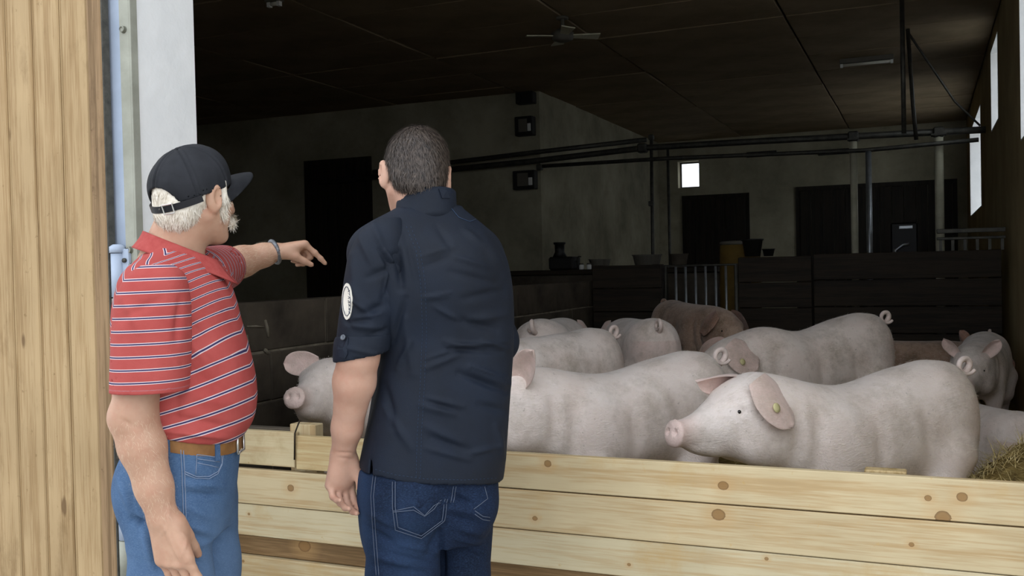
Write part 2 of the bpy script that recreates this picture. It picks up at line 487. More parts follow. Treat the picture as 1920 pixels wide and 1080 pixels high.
# windows: frame and pane of old glass
t = NT('dusty_window_glass')
_tl = t.new('ShaderNodeBsdfTranslucent'); _tl.inputs[0].default_value = (0.9, 0.93, 0.95, 1)
_tp = t.new('ShaderNodeBsdfTransparent'); _mx = t.new('ShaderNodeMixShader'); _mx.inputs[0].default_value = 0.75
t.link(_tl.outputs[0], _mx.inputs[1]); t.link(_tp.outputs[0], _mx.inputs[2]); t.link(_mx.outputs[0], t.n['Material Output'].inputs['Surface'])
MT['glass'] = t.m
def window(n, axis, a0, a1, z0, z1, wpos, bars):
    w = empty('window_%d' % n); w['kind'] = 'structure'
    def bx(m, p0, p1, q0, q1, th=0.05):
        if axis == 'y': m.box((wpos, p0, q0), (wpos + th, p1, q1))
        else: m.box((p0, wpos, q0), (p1, wpos + th, q1))
    m = MB(); f = 0.03
    bx(m, a0, a1, z0, z0 + f); bx(m, a0, a1, z1 - f, z1); bx(m, a0, a0 + f, z0 + f, z1 - f); bx(m, a1 - f, a1, z0 + f, z1 - f)
    m.build('window_frame', MT['grey_plastic'], w)
    m = MB()
    if axis == 'y': m.box((wpos + 0.02, a0 + f, z0 + f), (wpos + 0.026, a1 - f, z1 - f))
    else: m.box((a0 + f, wpos + 0.02, z0 + f), (a1 - f, wpos + 0.026, z1 - f))
    m.build('pane', MT['glass'], w)
    if bars:      # whitewashed lining of the deep reveal
        m = MB(); lx0, lx1, th = XR - 0.004, wpos, 0.012
        m.box((lx0, a0, z0), (lx1, a0 + th, z1)).box((lx0, a1 - th, z0), (lx1, a1, z1)).box((lx0, a0 + th, z0), (lx1, a1 - th, z0 + th)).box((lx0, a0 + th, z1 - th), (lx1, a1 - th, z1))
        m.build('reveal', MT['plaster'], w)
for i, h in enumerate(RW): window(i + 1, 'y', h[0], h[1], h[2], h[3], XR + 0.27, True)
window(4, 'x', -4.46, -4.04, 2.98, 3.50, YB + 0.2, False)

# ceiling: backing slab and the separate panels below it
ceil = slab('ceiling', (XL, Y1, ZC + 0.03), (XR, YB + 0.3, ZC + 0.25), MT['darkdoor'])
ys = list(np.arange(Y1 + 0.02, YB, 1.0)) + [YB]
xs = [XR, -1.25, -3.2, -5.15, -7.1, -9.05, XL]
panel_mesh = {}
for a, b in zip(ys[:-1], ys[1:]):
    for c, d in zip(xs[1:], xs[:-1]):
        if d <= XS and a >= YM: continue
        sx, sy = round(d - c, 2), round(b - a, 2)
        if (sx, sy) not in panel_mesh:
            o = MB().box((-sx / 2 + 0.012, -sy / 2 + 0.014, -0.015), (sx / 2 - 0.012, sy / 2 - 0.014, 0.015), 0.004).build('ceiling_panel', MT['ceiling'], ceil)
            panel_mesh[(sx, sy)] = o.data
        else:
            o = bpy.data.objects.new('ceiling_panel', panel_mesh[(sx, sy)]); COL.objects.link(o); o.parent = ceil
        o.location = ((c + d) / 2, (a + b) / 2, ZC + 0.013 + random.uniform(-0.008, 0.004))
        o.rotation_euler = (random.uniform(-0.006, 0.006), random.uniform(-0.004, 0.004), 0)

# ------------------------------------------------------------------ doors at the back of the barn
def plank_door(n, axis, a0, a1, z1, pos, pl):
    d = empty('door_%d' % n); d['kind'] = 'structure'
    k = int(round((a1 - a0) / pl)); w = (a1 - a0) / k
    me = None
    for i in range(k):
        c = a0 + (i + 0.5) * w
        if me is None:
            o = MB().box((-w / 2 + 0.004, -0.02, 0), (w / 2 - 0.004, 0.02, z1 - 0.03), 0.004).build('plank', MT['darkdoor'], d); me = o.data
        else:
            o = bpy.data.objects.new('plank', me); COL.objects.link(o); o.parent = d
        o.location = (c, pos - 0.03, 0.03)
    m = MB(); m.box((a0 - 0.08, pos - 0.03, 0.03), (a0, pos, z1 + 0.08)).box((a1, pos - 0.03, 0.03), (a1 + 0.08, pos, z1 + 0.08)).box((a0, pos - 0.03, z1), (a1, pos, z1 + 0.08))
    m.build('door_frame', MT['darkdoor'], d)
plank_door(1, 'x', -4.30, -3.16, 2.74, YB, 0.19)
plank_door(2, 'x', -2.14, 0.46, 2.80, YB, 0.2)
plank_door(3, 'x', -8.66, -7.63, 3.10, YM, 0.17)

# ------------------------------------------------------------------ concrete block wall on the left of the pen
pw = empty('wall_pen'); pw['kind'] = 'structure'
PX = -3.2
core = MB().box((PX - 0.19, Y1 + 0.02, 0.03), (PX - 0.008, 10.3, 1.293)).build('mortar_core', MT['mortar'], pw)
blk = {}
rowz = [0.03, 0.26, 0.52, 0.78, 1.043, 1.313]
for r in range(5):
    y = Y1 + 0.05 - (0.62 if r % 2 else 0.1)
    while y < 10.3:
        a, b = max(y, Y1 + 0.03), min(y + 0.95, 10.31)
        if b - a > 0.06:
            key = (round(b - a, 2), r)
            if key not in blk:
                hh = (rowz[r + 1] - rowz[r]) / 2
                o = MB().box((-0.1, -(b - a) / 2 + 0.005, -hh + 0.005), (0.1, (b - a) / 2 - 0.005, hh - 0.005), 0.006, jit=0.003).build('concrete_block', MT['block'], pw)
                blk[key] = o.data
            else:
                o = bpy.data.objects.new('concrete_block', blk[key]); COL.objects.link(o); o.parent = pw
            o.location = (PX - 0.10 + random.uniform(-0.004, 0.004), (a + b) / 2, (rowz[r] + rowz[r + 1]) / 2)
        y += 0.95
# mortar smears left on the face of the block wall
for (p0, p1, r) in [((497, 600), (503, 632), 0.010), ((463, 612), (495, 613), 0.006), ((463, 628), (463, 660), 0.007), ((496, 655), (501, 664), 0.012)]:
    a = at(*p0, X=PX); b = at(*p1, X=PX)
    MB().tube([a, (a + b) / 2 + np.array([0.0, 0.004, 0.002]), b], [r * 0.7, r, r * 0.6], 6).build('mortar_smear', MT['mortar'], pw, True)

# ------------------------------------------------------------------ rear pen barrier: posts, planks, gate of steel bars
def barrier(name, label, x0, x1, y, ztop, n, th=0.05):
    e = empty(name, ((x0 + x1) / 2, y, 0.03)); tag(e, label, 'pen wall')
    h = (ztop - 0.03) / n; me = None
    for i in range(n):
        if me is None:
            o = MB().box((-(x1 - x0) / 2, -th / 2, 0.004), ((x1 - x0) / 2, th / 2, h - 0.004), 0.005).build('plank', MT['darkwood'], e); me = o.data
        else:
            o = bpy.data.objects.new('plank', me); COL.objects.link(o); o.parent = e
        o.location = (0, random.uniform(-0.006, 0.006), i * h)
    for sx in (-1, 1):
        MB().box((sx * ((x1 - x0) / 2 - 0.05) - 0.05, th / 2 + 0.008, 0), (sx * ((x1 - x0) / 2 - 0.05) + 0.05, th / 2 + 0.1, ztop - 0.03), 0.006).build('post', MT['darkwood'], e)
    return e
barrier('plank_barrier', 'dark plank pen wall across the back right, under the cream posts', -0.97, 0.62, 9.5, 1.535, 6)
barrier('plank_barrier', 'dark plank pen wall between the steel bar gate and the right-hand pen wall', -1.68, -0.99, 9.52, 1.52, 6)
barrier('plank_barrier', 'dark plank pen wall at the back left, joining the block wall', -3.17, -2.45, 9.5, 1.47, 6)

g = empty('bar_gate', (-2.05, 9.5, 0.03)); tag(g, 'dark steel gate with upright bars in the back pen wall', 'gate')
m = MB(); m.tube([(-0.35, 0, 0.12), (-0.35, 0, 1.42), (0.35, 0, 1.42), (0.35, 0, 0.12), (-0.35, 0, 0.12)], 0.022, 8); m.build('gate_frame', MT['steel_dark'], g, True)
bm_ = None
for i in range(6):
    x = -0.25 + i * 0.1
    if bm_ is None: o = MB().tube([(0, 0, 0.13), (0, 0, 1.41)], 0.013, 8).build('bar', MT['steel_galv'], g, True); bm_ = o.data
    else: o = bpy.data.objects.new('bar', bm_); COL.objects.link(o); o.parent = g
    o.location = (x, 0, 0)

# rail of short bars on top of the barrier at the right wall
g = empty('top_rail', (0.38, 9.56, 1.53)); tag(g, 'short dark railing on the pen wall beside the right wall', 'railing')
MB().box((-0.28, -0.02, 0.16), (0.28, 0.02, 0.20), 0.004).build('rail', MT['steel_dark'], g)
MB().box((-0.28, -0.02, 0.10), (0.28, 0.02, 0.125), 0.004).build('rail', MT['steel_dark'], g)
for i in range(6):
    MB().box((-0.26 + i * 0.1, -0.012, 0.0), (-0.235 + i * 0.1, 0.012, 0.10)).build('bar', MT['steel_dark'], g)

# ledge behind the block wall with tubs, a feed bin and small things on it
g = empty('feed_ledge', (-3.55, 11.2, 0.03)); tag(g, 'dark low masonry ledge behind the block wall', 'ledge')
MB().box((-1.4, -0.25, 0.0), (1.35, 0.25, 1.34), 0.01).build('body', MT['block'], g)
MB().box((-1.44, -0.30, 1.34), (1.4, 0.30, 1.40), 0.01).build('top_slab', MT['darkwood'], g)
def tub(name, label, px, py, w, h, mat, y=11.1, zb=1.43, cat='tub'):
    p = at(px, py, Y=y); e = empty(name, (p[0], y, zb)); tag(e, label, cat)
    MB().lathe([(w * 0.40, 0), (w * 0.5, h * 0.92)], 20).build('tub_body', mat, e, False)
    MB().lathe([(w * 0.46, h * 0.92), (w * 0.53, h * 0.93), (w * 0.53, h), (w * 0.45, h)], 20).build('rim', mat, e, False)
tub('feed_tub', 'low dark feed tub on the ledge, left of the tall round tub', 1124, 470, 0.26, 0.12, MT['grey_plastic'])
tub('feed_tub', 'tall round tub at the right end of the ledge', 1213, 460, 0.34, 0.16, MT['grey_plastic'])
tub('feed_tub', 'pale rounded tub beside the steel bar gate', 1272, 460, 0.22, 0.16, MT['block'])
p = at(1058, 470, Y=11.1)
e = empty('feed_bin', (p[0], 11.1, 1.43)); tag(e, 'dark feed bin with a small spout on the ledge under the white wall', 'bin')
MB().box((-0.16, -0.14, 0), (0.16, 0.14, 0.16), 0.02).build('bin_body', MT['dark_plastic'], e)
MB().lathe([(0.09, 0.16), (0.06, 0.22), (0.06, 0.31), (0.075, 0.32), (0.075, 0.34)], 16, (-0.06, 0, 0)).build('spout', MT['dark_plastic'], e, True)
for px, lab in ((1090, 'small white jar on the ledge, left of its twin'), (1104, 'small white jar on the ledge, right of its twin')):
    p = at(px, 480, Y=10.95); e = empty('jar', (p[0], 10.95, 1.43)); tag(e, lab, 'jar', 'jars on the ledge')
    MB().lathe([(0.026, 0), (0.03, 0.01), (0.03, 0.05), (0.022, 0.06)], 14).build('glass_body', MT['white_plastic'], e, True)
    MB().lathe([(0.025, 0.06), (0.025, 0.075)], 14).build('lid', MT['grey_plastic'], e, True)
p = at(1082, 462, Y=11.05); e = empty('tap', (p[0], 11.05, 1.43)); tag(e, 'thin bent tap standing on the ledge beside the feed bin', 'tap')
MB().tube([(0, 0, 0), (0, 0, 0.13), (0.02, 0, 0.16), (0.05, 0, 0.155)], 0.009, 8).build('pipe', MT['steel_dark'], e, True)
MB().tube([(-0.02, 0, 0.1), (0.02, 0, 0.1)], 0.008, 6).build('handle', MT['steel_dark'], e, True)
p = at(1384, 476, Y=9.85); e = empty('yellow_drum', (p[0], 9.95, 0.03)); tag(e, 'dull yellow-brown drum behind the steel bar gate', 'drum')
MB().lathe([(0.2, 0), (0.21, 0.02), (0.21, 0.6), (0.218, 0.62), (0.21, 0.64), (0.21, 1.16), (0.218, 1.18), (0.21, 1.2), (0.2, 1.62)], 24).build('drum_body', mottled('dull_ochre_drum', '5a4620', '7a6230', 5, 0.7), e, True)
MB().lathe([(0.205, 1.62), (0.205, 1.65), (0.18, 1.66)], 24).build('lid', MT['grey_plastic'], e, True)
for px, w, h, lab in ((1418, 0.22, 0.17, 'dark bucket standing on the pen wall against the pale back wall'), (1436, 0.13, 0.07, 'small dark bowl on the pen wall beside the bucket')):
    p = at(px, 470, Y=9.6); e = empty('bucket', (p[0] + (0.03 if px > 1430 else -0.03), 9.56, 1.525)); tag(e, lab, 'bucket')
    MB().lathe([(w * 0.34, 0), (w * 0.45, h * 0.9), (w * 0.5, h * 0.92), (w * 0.5, h)], 18).build('bucket_body', MT['dark_plastic'], e, True)

# ------------------------------------------------------------------ pipes, posts, lamps and fan
def pipe(label, pts, r, mat='steel_dark', cat='pipe', brackets=()):
    e = empty('pipe', pts[0]); o = np.array(pts[0], float); tag(e, label, cat)
    MB().tube([np.array(p) - o for p in pts], r, 10).build('pipe_run', MT[mat], e, True)
    for b in brackets:
        b = np.array(b, float) - o
        MB().box(b - np.array([r * 1.5, r * 1.5, r * 1.5]), b + np.array([r * 1.5, r * 1.5, r * 1.5]), r * 0.4).build('clamp', MT['steel_dark'], e)
    return e
yp = 12.2
pipe('upper dark pipe running along the left wall to its upright end', [at(700, 322, Y=yp), at(1000, 286, Y=yp), at(1212, 262, Y=yp)], 0.032)
pipe('long dark pipe running right across the barn below the ceiling', [at(600, 342, Y=yp), at(1000, 302, Y=yp + 0.0), at(1212, 277, Y=yp), at(1400, 266, Y=yp), at(1848, 243, Y=yp)], 0.04, brackets=[at(1205, 278, Y=yp), at(1600, 256, Y=yp), at(1760, 248, Y=yp)])
pipe('lower thin pipe ending in a valve by the switch box', [at(1012, 312, Y=yp - 0.1), at(1250, 297, Y=yp - 0.1), at(1420, 290, Y=yp - 0.1), at(1620, 282, Y=yp - 0.1), at(1835, 262, Y=yp - 0.1)], 0.026, brackets=[at(1012, 314, Y=yp - 0.1)])
pipe('thin upright pipe hanging in front of the white step wall', [at(1221, 252, Y=yp), at(1224, 470, Y=yp), at(1224, 470, Y=yp) * np.array([1, 1, 0.02])], 0.022, brackets=[at(1221, 258, Y=yp), at(1221, 382, Y=yp)])
pipe('second thin upright pipe beside the corner of the back wall', [at(1252, 275, Y=yp), at(1256, 470, Y=yp), at(1256, 470, Y=yp) * np.array([1, 1, 0.02])], 0.018)
pipe('rusty pipe hanging from the ceiling, left of a pair', [at(1691, 0, Z=3.89), at(1695, 250, Y=at(1691, 0, Z=3.89)[1])], 0.022)
q = at(1702, 55, Z=3.89)
pipe('bent rusty pipe hanging from the ceiling, right of a pair', [q, at(1712, 200, Y=q[1]), at(1718, 262, Y=q[1])], 0.022)
pipe('thin slanting stay from the ceiling towards the right wall', [at(1702, 60, Z=3.88), at(1790, 190, Y=12.1), at(1838, 236, Y=12.15)], 0.012)
def post(label, px, ptop, r, mat, y):
    p = at(px, ptop, Y=y); e = empty('post', (p[0], y, 0.03)); tag(e, label, 'post')
    MB().tube([(0, 0, 0.02), (0, 0, p[2] - 0.03)], r, 14).build('shaft', MT[mat], e, True)
    MB().box((-r * 1.8, -r * 1.8, 0), (r * 1.8, r * 1.8, 0.02)).build('foot_plate', MT['steel_dark'], e)
    MB().box((-r * 1.6, -r * 1.6, p[2] - 0.05), (r * 1.6, r * 1.6, p[2] - 0.03)).build('head_plate', MT['steel_dark'], e)
post('cream round post rising behind the pen wall, left one', 1600, 260, 0.042, 'paint_cream', yp)
post('bright galvanised post between the two cream posts', 1628, 280, 0.034, 'steel_galv', yp - 0.1)
post('cream round post rising behind the pen wall, right one', 1760, 251, 0.05, 'paint_cream', yp)

for n_, (xa_, xb_, yy_, lab) in enumerate([(1400, 1456, 289, 'dark slot vent on the back wall, left of a pair, above the doors'), (1534, 1592, 285, 'dark slot vent on the back wall, right of a pair, above the wide door')]):
    a = at(xa_, yy_, Y=YB - 0.02); b = at(xb_, yy_, Y=YB - 0.02); c = (a + b) / 2
    e = empty('slot_vent', (c[0], YB - 0.03, c[2])); tag(e, lab, 'vent'); w_ = (b[0] - a[0]) / 2
    MB().box((-w_, -0.02, -0.05), (w_, 0.028, 0.05), 0.005).build('frame', MT['dark_plastic'], e)
    for k in range(3): MB().box((-w_ + 0.03, -0.028, -0.036 + k * 0.026), (w_ - 0.03, -0.02, -0.022 + k * 0.026)).build('slat', MT['steel_dark'], e)
def wallbox(label, px, py, w, h, d=0.14):
    p = at(px, py, Y=YM - 0.07); e = empty('switch_box', (p[0], YM - d / 2 - 0.002, p[2])); tag(e, label, 'switch box')
    MB().box((-w / 2, -d / 2, -h / 2), (w / 2, d / 2, h / 2), 0.008).build('housing', MT['dark_plastic'], e)
    MB().box((-w * 0.28, -d / 2 - 0.01, -h * 0.32), (w * 0.22, -d / 2, h * 0.36), 0.003).build('cover', MT['grey_plastic'], e)
    MB().box((w * 0.25, -d / 2 - 0.018, -h * 0.3), (w * 0.42, -d / 2, h * 0.1), 0.003).build('switch', MT['white_plastic'], e)
wallbox('upper dark switch box on the wall corner, below the ceiling', 985, 237, 0.26, 0.26)
wallbox('lower dark switch box on the wall corner, with a pale switch', 985, 338, 0.32, 0.26)
p = at(985, 178, Y=YM - 0.1)
e = empty('ceiling_bracket', (p[0], YM - 0.08, 3.88)); tag(e, 'dark bracket at the top of the wall corner under the ceiling', 'bracket')
MB().box((-0.13, -0.07, -0.16), (0.13, 0.07, 0.0), 0.01).build('plate', MT['dark_plastic'], e)

def tubelamp(label, p0, p1):
    a = at(*p0, Z=3.86); b = at(*p1, Z=3.86); b[1] = a[1]; c = (a + b) / 2; L = abs(b[0] - a[0]) / 2 + 0.02
    e = empty('ceiling_lamp', (c[0], c[1], 3.895)); tag(e, label, 'lamp')
    MB().box((-L, -0.05, -0.06), (L, 0.05, 0.0), 0.006).build('housing', MT['grey_plastic'], e)
    MB().tube([(-L + 0.03, 0, -0.075), (L - 0.03, 0, -0.075)], 0.018, 10).build('tube', MT['tube_light'], e, True)
    for sx in (-1, 1): MB().box((sx * (L - 0.02) - 0.015, -0.02, -0.1), (sx * (L - 0.02) + 0.015, 0.02, -0.06)).build('socket', MT['white_plastic'], e)
tubelamp('unlit fluorescent lamp on the ceiling near the right-hand windows', (1578, 117), (1672, 106))
tubelamp('unlit fluorescent lamp at the upper left edge of the ceiling', (505, 0), (545, 6))
p = at(1055, 62, Z=3.74)
e = empty('ceiling_fan', (p[0], p[1], 3.895)); tag(e, 'dusty ceiling fan with stubby blades in the dark middle of the ceiling', 'fan')
MB().lathe([(0.06, -0.02), (0.06, 0.0)], 16).build('mount', MT['grey_plastic'], e, True)
MB().tube([(0, 0, -0.02), (0, 0, -0.12)], 0.02, 10).build('rod', MT['grey_plastic'], e, True)
MB().lathe([(0.05, -0.24), (0.1, -0.22), (0.11, -0.16), (0.06, -0.12)], 18).build('motor', MT['grey_plastic'], e, True)
for k in range(4):
    a = k * math.pi / 2 + 0.5; c, s = math.cos(a), math.sin(a)
    V = [(x * c - y * s, x * s + y * c, z) for (x, y, z) in [(0.1, -0.04, -0.185), (0.36, -0.065, -0.18), (0.36, 0.065, -0.20), (0.1, 0.04, -0.195), (0.1, -0.04, -0.175), (0.36, -0.065, -0.17), (0.36, 0.065, -0.19), (0.1, 0.04, -0.185)]]
    MB().add(V, [(0, 3, 2, 1), (4, 5, 6, 7), (0, 1, 5, 4), (1, 2, 6, 5), (2, 3, 7, 6), (3, 0, 4, 7)]).build('blade', MT['paint_cream'], e)

# a machine with a shiny edge just showing over the back pen wall
p = at(1690, 462, Y=13.2)
e = empty('milk_cart', (p[0], 13.2, 0.03)); tag(e, 'dark cart with a shiny curved handle behind the back pen wall', 'cart')
MB().box((-0.35, -0.2, 0.3), (0.35, 0.2, 1.45), 0.04).build('cart_body', MT['dark_plastic'], e)
MB().tube([(-0.1, -0.22, 1.40), (-0.06, -0.24, 1.56), (0.02, -0.24, 1.62), (0.1, -0.24, 1.63)], 0.022, 8).build('handle', MT['steel_galv'], e, True)
MB().box((-0.02, -0.21, 1.82), (0.14, -0.19, 1.86), 0.004).build('name_plate', MT['steel_galv'], e)
MB().box((-0.12, -0.19, 1.45), (0.2, 0.15, 1.9), 0.02).build('head_unit', MT['dark_plastic'], e)
for sx in (-1, 1): MB().lathe([(0.1, -0.03), (0.15, -0.02), (0.15, 0.02), (0.1, 0.03)], 18, (sx * 0.25, -0.24, 0.15), 'y').build('wheel', MT['dark_plastic'], e, True)

# ------------------------------------------------------------------ door leaf of the barn, open against the front wall
leaf = empty('door_4', (at(205, 540, Y=2.485)[0], 2.514, 0.0), math.radians(-1.5)); leaf['kind'] = 'structure'
DW = wood('varnished_pine_door_board', 'bfa47a', 'aa8c62', 'z', 1.0, dirt='6b5230', specks=True)
DE = wood('brown_weathered_door_edge', '9f8260', '7f6547', 'z', 1.0, dirt='4f3a22', specks=True)
MB().box((-0.068, -0.032, 0.06), (-0.003, 0.008, 3.3), 0.004).build('stile', DE, leaf)
MB().box((-0.010, -0.028, 0.05), (0.001, 0.004, 3.31), 0.002).build('shaded_leaf_edge', mottled('leaf_edge_shade_tone', '3b3a36', '55534c', 30, 0.8), leaf)  # end face of the leaf; its shade is painted in as dark colour
x = -0.070; bme = None; bead_me = None
for i, w in enumerate([0.138] * 11):
    if bme is None: o = MB().box((-w + 0.004, -0.012, 0.06), (-0.010, 0.014, 3.3), 0.005).build('door_board', DW, leaf); bme = o.data
    else: o = bpy.data.objects.new('door_board', bme); COL.objects.link(o); o.parent = leaf
    o.location = (x, -0.010 + random.uniform(-0.002, 0.002), 0)
    # rounded tongue bead along the joint
    if bead_me is None: o2 = MB().box((-0.0055, -0.006, 0.06), (0.0055, 0.02, 3.3), 0.004).build('bead', DW, leaf); bead_me = o2.data
    else: o2 = bpy.data.objects.new('bead', bead_me); COL.objects.link(o2); o2.parent = leaf
    o2.location = (x - w - 0.003, -0.012, 0)
    x -= w

# steel frame, corner angle and hinges on the front wall
fr = empty('trim_1', (-2.6, Y0, 0)); fr['kind'] = 'structure'
bx0, bx1 = at(196, 400, Y=Y0 - 0.012)[0] + 2.6, at(237, 400, Y=Y0 - 0.012)[0] + 2.6
MB().box((bx0 - 0.06, -0.012, 0.02), (bx1, 0.0, 3.88), 0.002).build('frame_strip', MT['steel_blue'], fr)
MB().box((bx1, -0.022, 0.02), (0.113, 0.0, 3.88), 0.003).build('corner_angle', MT['steel_olive'], fr)
MB().box((0.11, -0.022, 0.02), (0.118, 0.012, 3.88), 0.002).build('corner_return', MT['steel_olive'], fr)
for k, z in enumerate((1.36, 1.49, 1.545, 2.3, 0.7, 0.75)):
    MB().lathe([(0.011, -0.032), (0.008, -0.036), (0.013, -0.022)][::-1], 10, ((bx1 + 0.113) / 2, 0, z), 'y').build('rivet', MT['steel_olive'], fr, True)
hg = 0
for z, lab in ((1.46, 'pale blue steel door hinge behind the shoulder of the man in red'), (0.62, 'lower pale blue steel door hinge beside the jeans of the man in red')):
    e = empty('hinge', (at(220, 480, Y=Y0 - 0.036)[0], Y0 - 0.036, z)); tag(e, lab, 'hinge')
    MB().lathe([(0.022, -0.075), (0.022, 0.075)], 16).build('barrel', MT['steel_blue'], e, True)
    MB().lathe([(0.026, 0.077), (0.026, 0.098), (0.014, 0.106)], 16).build('pin_cap', MT['steel_blue'], e, True)
    MB().lathe([(0.022, -0.2), (0.022, -0.08)], 16).build('lower_barrel', MT['steel_olive'], e, True)
    MB().box((-0.012, 0.0, -0.2), (0.05, 0.014, 0.09), 0.002).build('leaf_plate', MT['steel_blue'], e)
    for s in (-0.14, -0.05, 0.05): MB().lathe([(0.008, -0.008), (0.008, 0.0)], 8, (0.035, 0.0, s), 'y').build('screw', MT['steel_dark'], e, True)

# ------------------------------------------------------------------ the pen gate of fresh boards
gate = empty('pen_gate', (-0.9, 2.81, 0.0)); tag(gate, 'fresh pale pine board gate across the barn opening', 'gate')
GX = -0.9; GY = 2.81
def kn(px, py, r):
    q = at(px, py, Y=GY); return (q[0], q[2], r)
def board(x0, x1, z0, z1, light, dark, knots=(), yoff=0.0, th=0.028, dirt=None, nm='board'):
    c = np.array([(x0 + x1) / 2, GY, (z0 + z1) / 2])
    k = [(a - c[0], b - c[2], r) for (a, b, r) in knots]
    mt = wood('sawn_pine_board', light, dark, 'x', 1.0, k, dirt)
    n = 14; V, F = [], []
    x = np.linspace(x0, x1, n + 1) - c[0]; hh = (z1 - z0) / 2
    o = MB().box((x0 - c[0], 0, -hh + 0.0015), (x1 - c[0], th, hh - 0.0015), 0.0025).build(nm, mt, gate)
    o.location = (c[0] - GX, yoff, c[2]); return o
LT, DK = 'd0bd97', 'c2a67a'
zz = [0.868, 0.748, 0.617, 0.500, 0.428, 0.300, 0.165, 0.035]
XA, XB = -2.46, 0.66
xj = at(552, 830, Y=GY)[0]
board(XA, xj - 0.004, zz[1] + 0.012, 0.888, 'd0be98', 'c5ab82', (), 0.004, dirt='8e7444')
board(xj + 0.004, at(790, 830, Y=GY)[0], zz[1] + 0.008, 0.878, 'd3be92', 'c5a878', (), 0.0, dirt='8e7444')
board(at(790, 830, Y=GY)[0] + 0.004, XB, zz[1], zz[0] - 0.004, LT, DK, [kn(1027, 869, 0.011), kn(1356, 911, 0.012), kn(1804, 932, 0.012), kn(1740, 934, 0.008), kn(1768, 970, 0.018)], 0.0, dirt='b09058')
board(XA, XB, zz[2], zz[1] - 0.001, LT, DK, [kn(545, 915, 0.013), kn(1003, 972, 0.008), kn(1347, 965, 0.017), kn(1709, 1021, 0.006)], 0.0, dirt='b49560')
board(XA, XB, zz[3], zz[2], 'd4c5a2', 'c8b086', [kn(1179, 1059, 0.005), kn(466, 964, 0.005), kn(1437, 1048, 0.005)], 0.002, dirt='ab8c58')
board(XA, XB, zz[4], zz[3], '957752', '775c3a', [kn(566, 1026, 0.02)], 0.016, dirt='6b5432')
board(XA, XB, zz[5], zz[4], 'd0be98', 'c3a87c', [kn(456, 1052, 0.005)], 0.0, dirt='ab8c58')
board(XA, XB, zz[6], zz[5], 'cbb98f', 'b69868', [], 0.002, dirt='ab8c58')
board(XA, XB, zz[7], zz[6], 'dcc696', 'c4a268', [], 0.0, dirt='8e7444')
# uprights behind the boards; the left one sticks up over the top edge
xa, xb = at(535, 790, Y=GY + 0.03)[0], at(596, 790, Y=GY + 0.03)[0]
c = (xa + xb) / 2
MB().box((c - GX - 0.055, 0.034, 0.03), (c - GX + 0.055, 0.085, 0.912), 0.003).build('upright', wood('sawn_pine_upright', LT, DK, 'z', 1.0), gate)
for px in (1010, 1660):
    c = at(px, 870, Y=GY + 0.05)[0]
    MB().box((c - GX - 0.055, 0.034, 0.03), (c - GX + 0.055, 0.08, 0.868 if px > 1100 else 0.84), 0.003).build('upright', wood('sawn_pine_upright', 'c9b184', 'a98f5e', 'z', 1.0), gate)
# cracked strip and a dark sill of dirt behind the top at the left
MB().box((-2.45 - GX, 0.036, 0.80), (c * 0 - 2.02 - GX, 0.075, 0.893), 0.004).build('back_rail', MT['block'], gate)
MB().box((-1.86 - GX, 0.04, 0.80), (-1.45 - GX, 0.07, 0.872), 0.004).build('back_rail', MT['block'], gate)
# thin bent strap down the joint of the top boards
s0 = at(562, 788, Y=GY - 0.006); s1 = at(553, 812, Y=GY - 0.006); s2 = at(552, 862, Y=GY - 0.006)
MB().tube([s0 - np.array([GX, GY, 0]), s1 - np.array([GX, GY, 0]), s2 - np.array([GX, GY, 0])], 0.0028, 6).build('strap', MT['darkwood'], gate, True)
# ------------------------------------------------------------------ straw bedding
BED = 0.16
def bed_z(x, y):
    z = BED + 0.05 * np.sin(1.7 * x + 0.6) * np.cos(1.3 * y) + 0.02 * np.sin(5.1 * x + 2.3 * y)
    z = z + 0.40 * np.exp(-((x - 0.42) / 0.36)**2 - ((y - 4.7) / 0.48)**2)
    z = z + 0.10 * np.exp(-((x + 1.0) / 1.6)**2 - ((y - 6.4) / 1.2)**2)
    z = z + 0.10 * np.exp(-((x + 2.5) / 0.6)**2 - ((y - 4.6) / 0.8)**2)
    return z
nx, ny = 72, 140
gx, gy = np.meshgrid(np.linspace(PX + 0.01, XR - 0.01, nx), np.linspace(2.86, 9.45, ny), indexing='ij')
gz = bed_z(gx, gy) + RNG.normal(0, 0.012, gx.shape)
V = np.stack([gx, gy, gz], -1).reshape(-1, 3)
I = np.arange(nx * ny).reshape(nx, ny)
F = np.stack([I[:-1, :-1], I[1:, :-1], I[1:, 1:], I[:-1, 1:]], -1).reshape(-1, 4)
t = NT('trampled_straw_bed'); v = t.coord('Object')
col = t.ramp(t.noise(v, 14, 6, 0.7), [(0.3, hexc('4d4026')), (0.6, hexc('8f7b4a')), (0.8, hexc('ab9660'))])
t.bump(t.noise(v, 60, 4), 0.7, 0.01); MT['bed'] = t.done(col, 0.95, 0, 0.1)
bed = mesh_obj('straw_bedding', V, F, MT['bed']); bed['kind'] = 'stuff'; bed['label'] = 'trampled straw bedding covering the pen floor under the pigs'; bed['category'] = 'straw'
t = NT('loose_straw'); v = t.coord('Object')
col = t.ramp(t.noise(v, 25, 2), [(0.3, hexc('9d8852')), (0.55, hexc('cdb982')), (0.75, hexc('e2d4a4'))])
MT['straw'] = t.done(col, 0.7, 0, 0.3)
n1, n2 = 9000, 9000
x = np.concatenate([RNG.uniform(-0.1, 0.69, n1), RNG.uniform(PX + 0.15, XR - 0.1, n2)])
y = np.concatenate([RNG.uniform(2.92, 5.6, n1), RNG.uniform(2.92, 9.3, n2)])
a = RNG.uniform(0, 2 * np.pi, n1 + n2); e = RNG.normal(0.0, 0.35, n1 + n2)
Pn = np.stack([x, y, bed_z(x, y) + RNG.uniform(0.0, 0.035, n1 + n2)], 1)
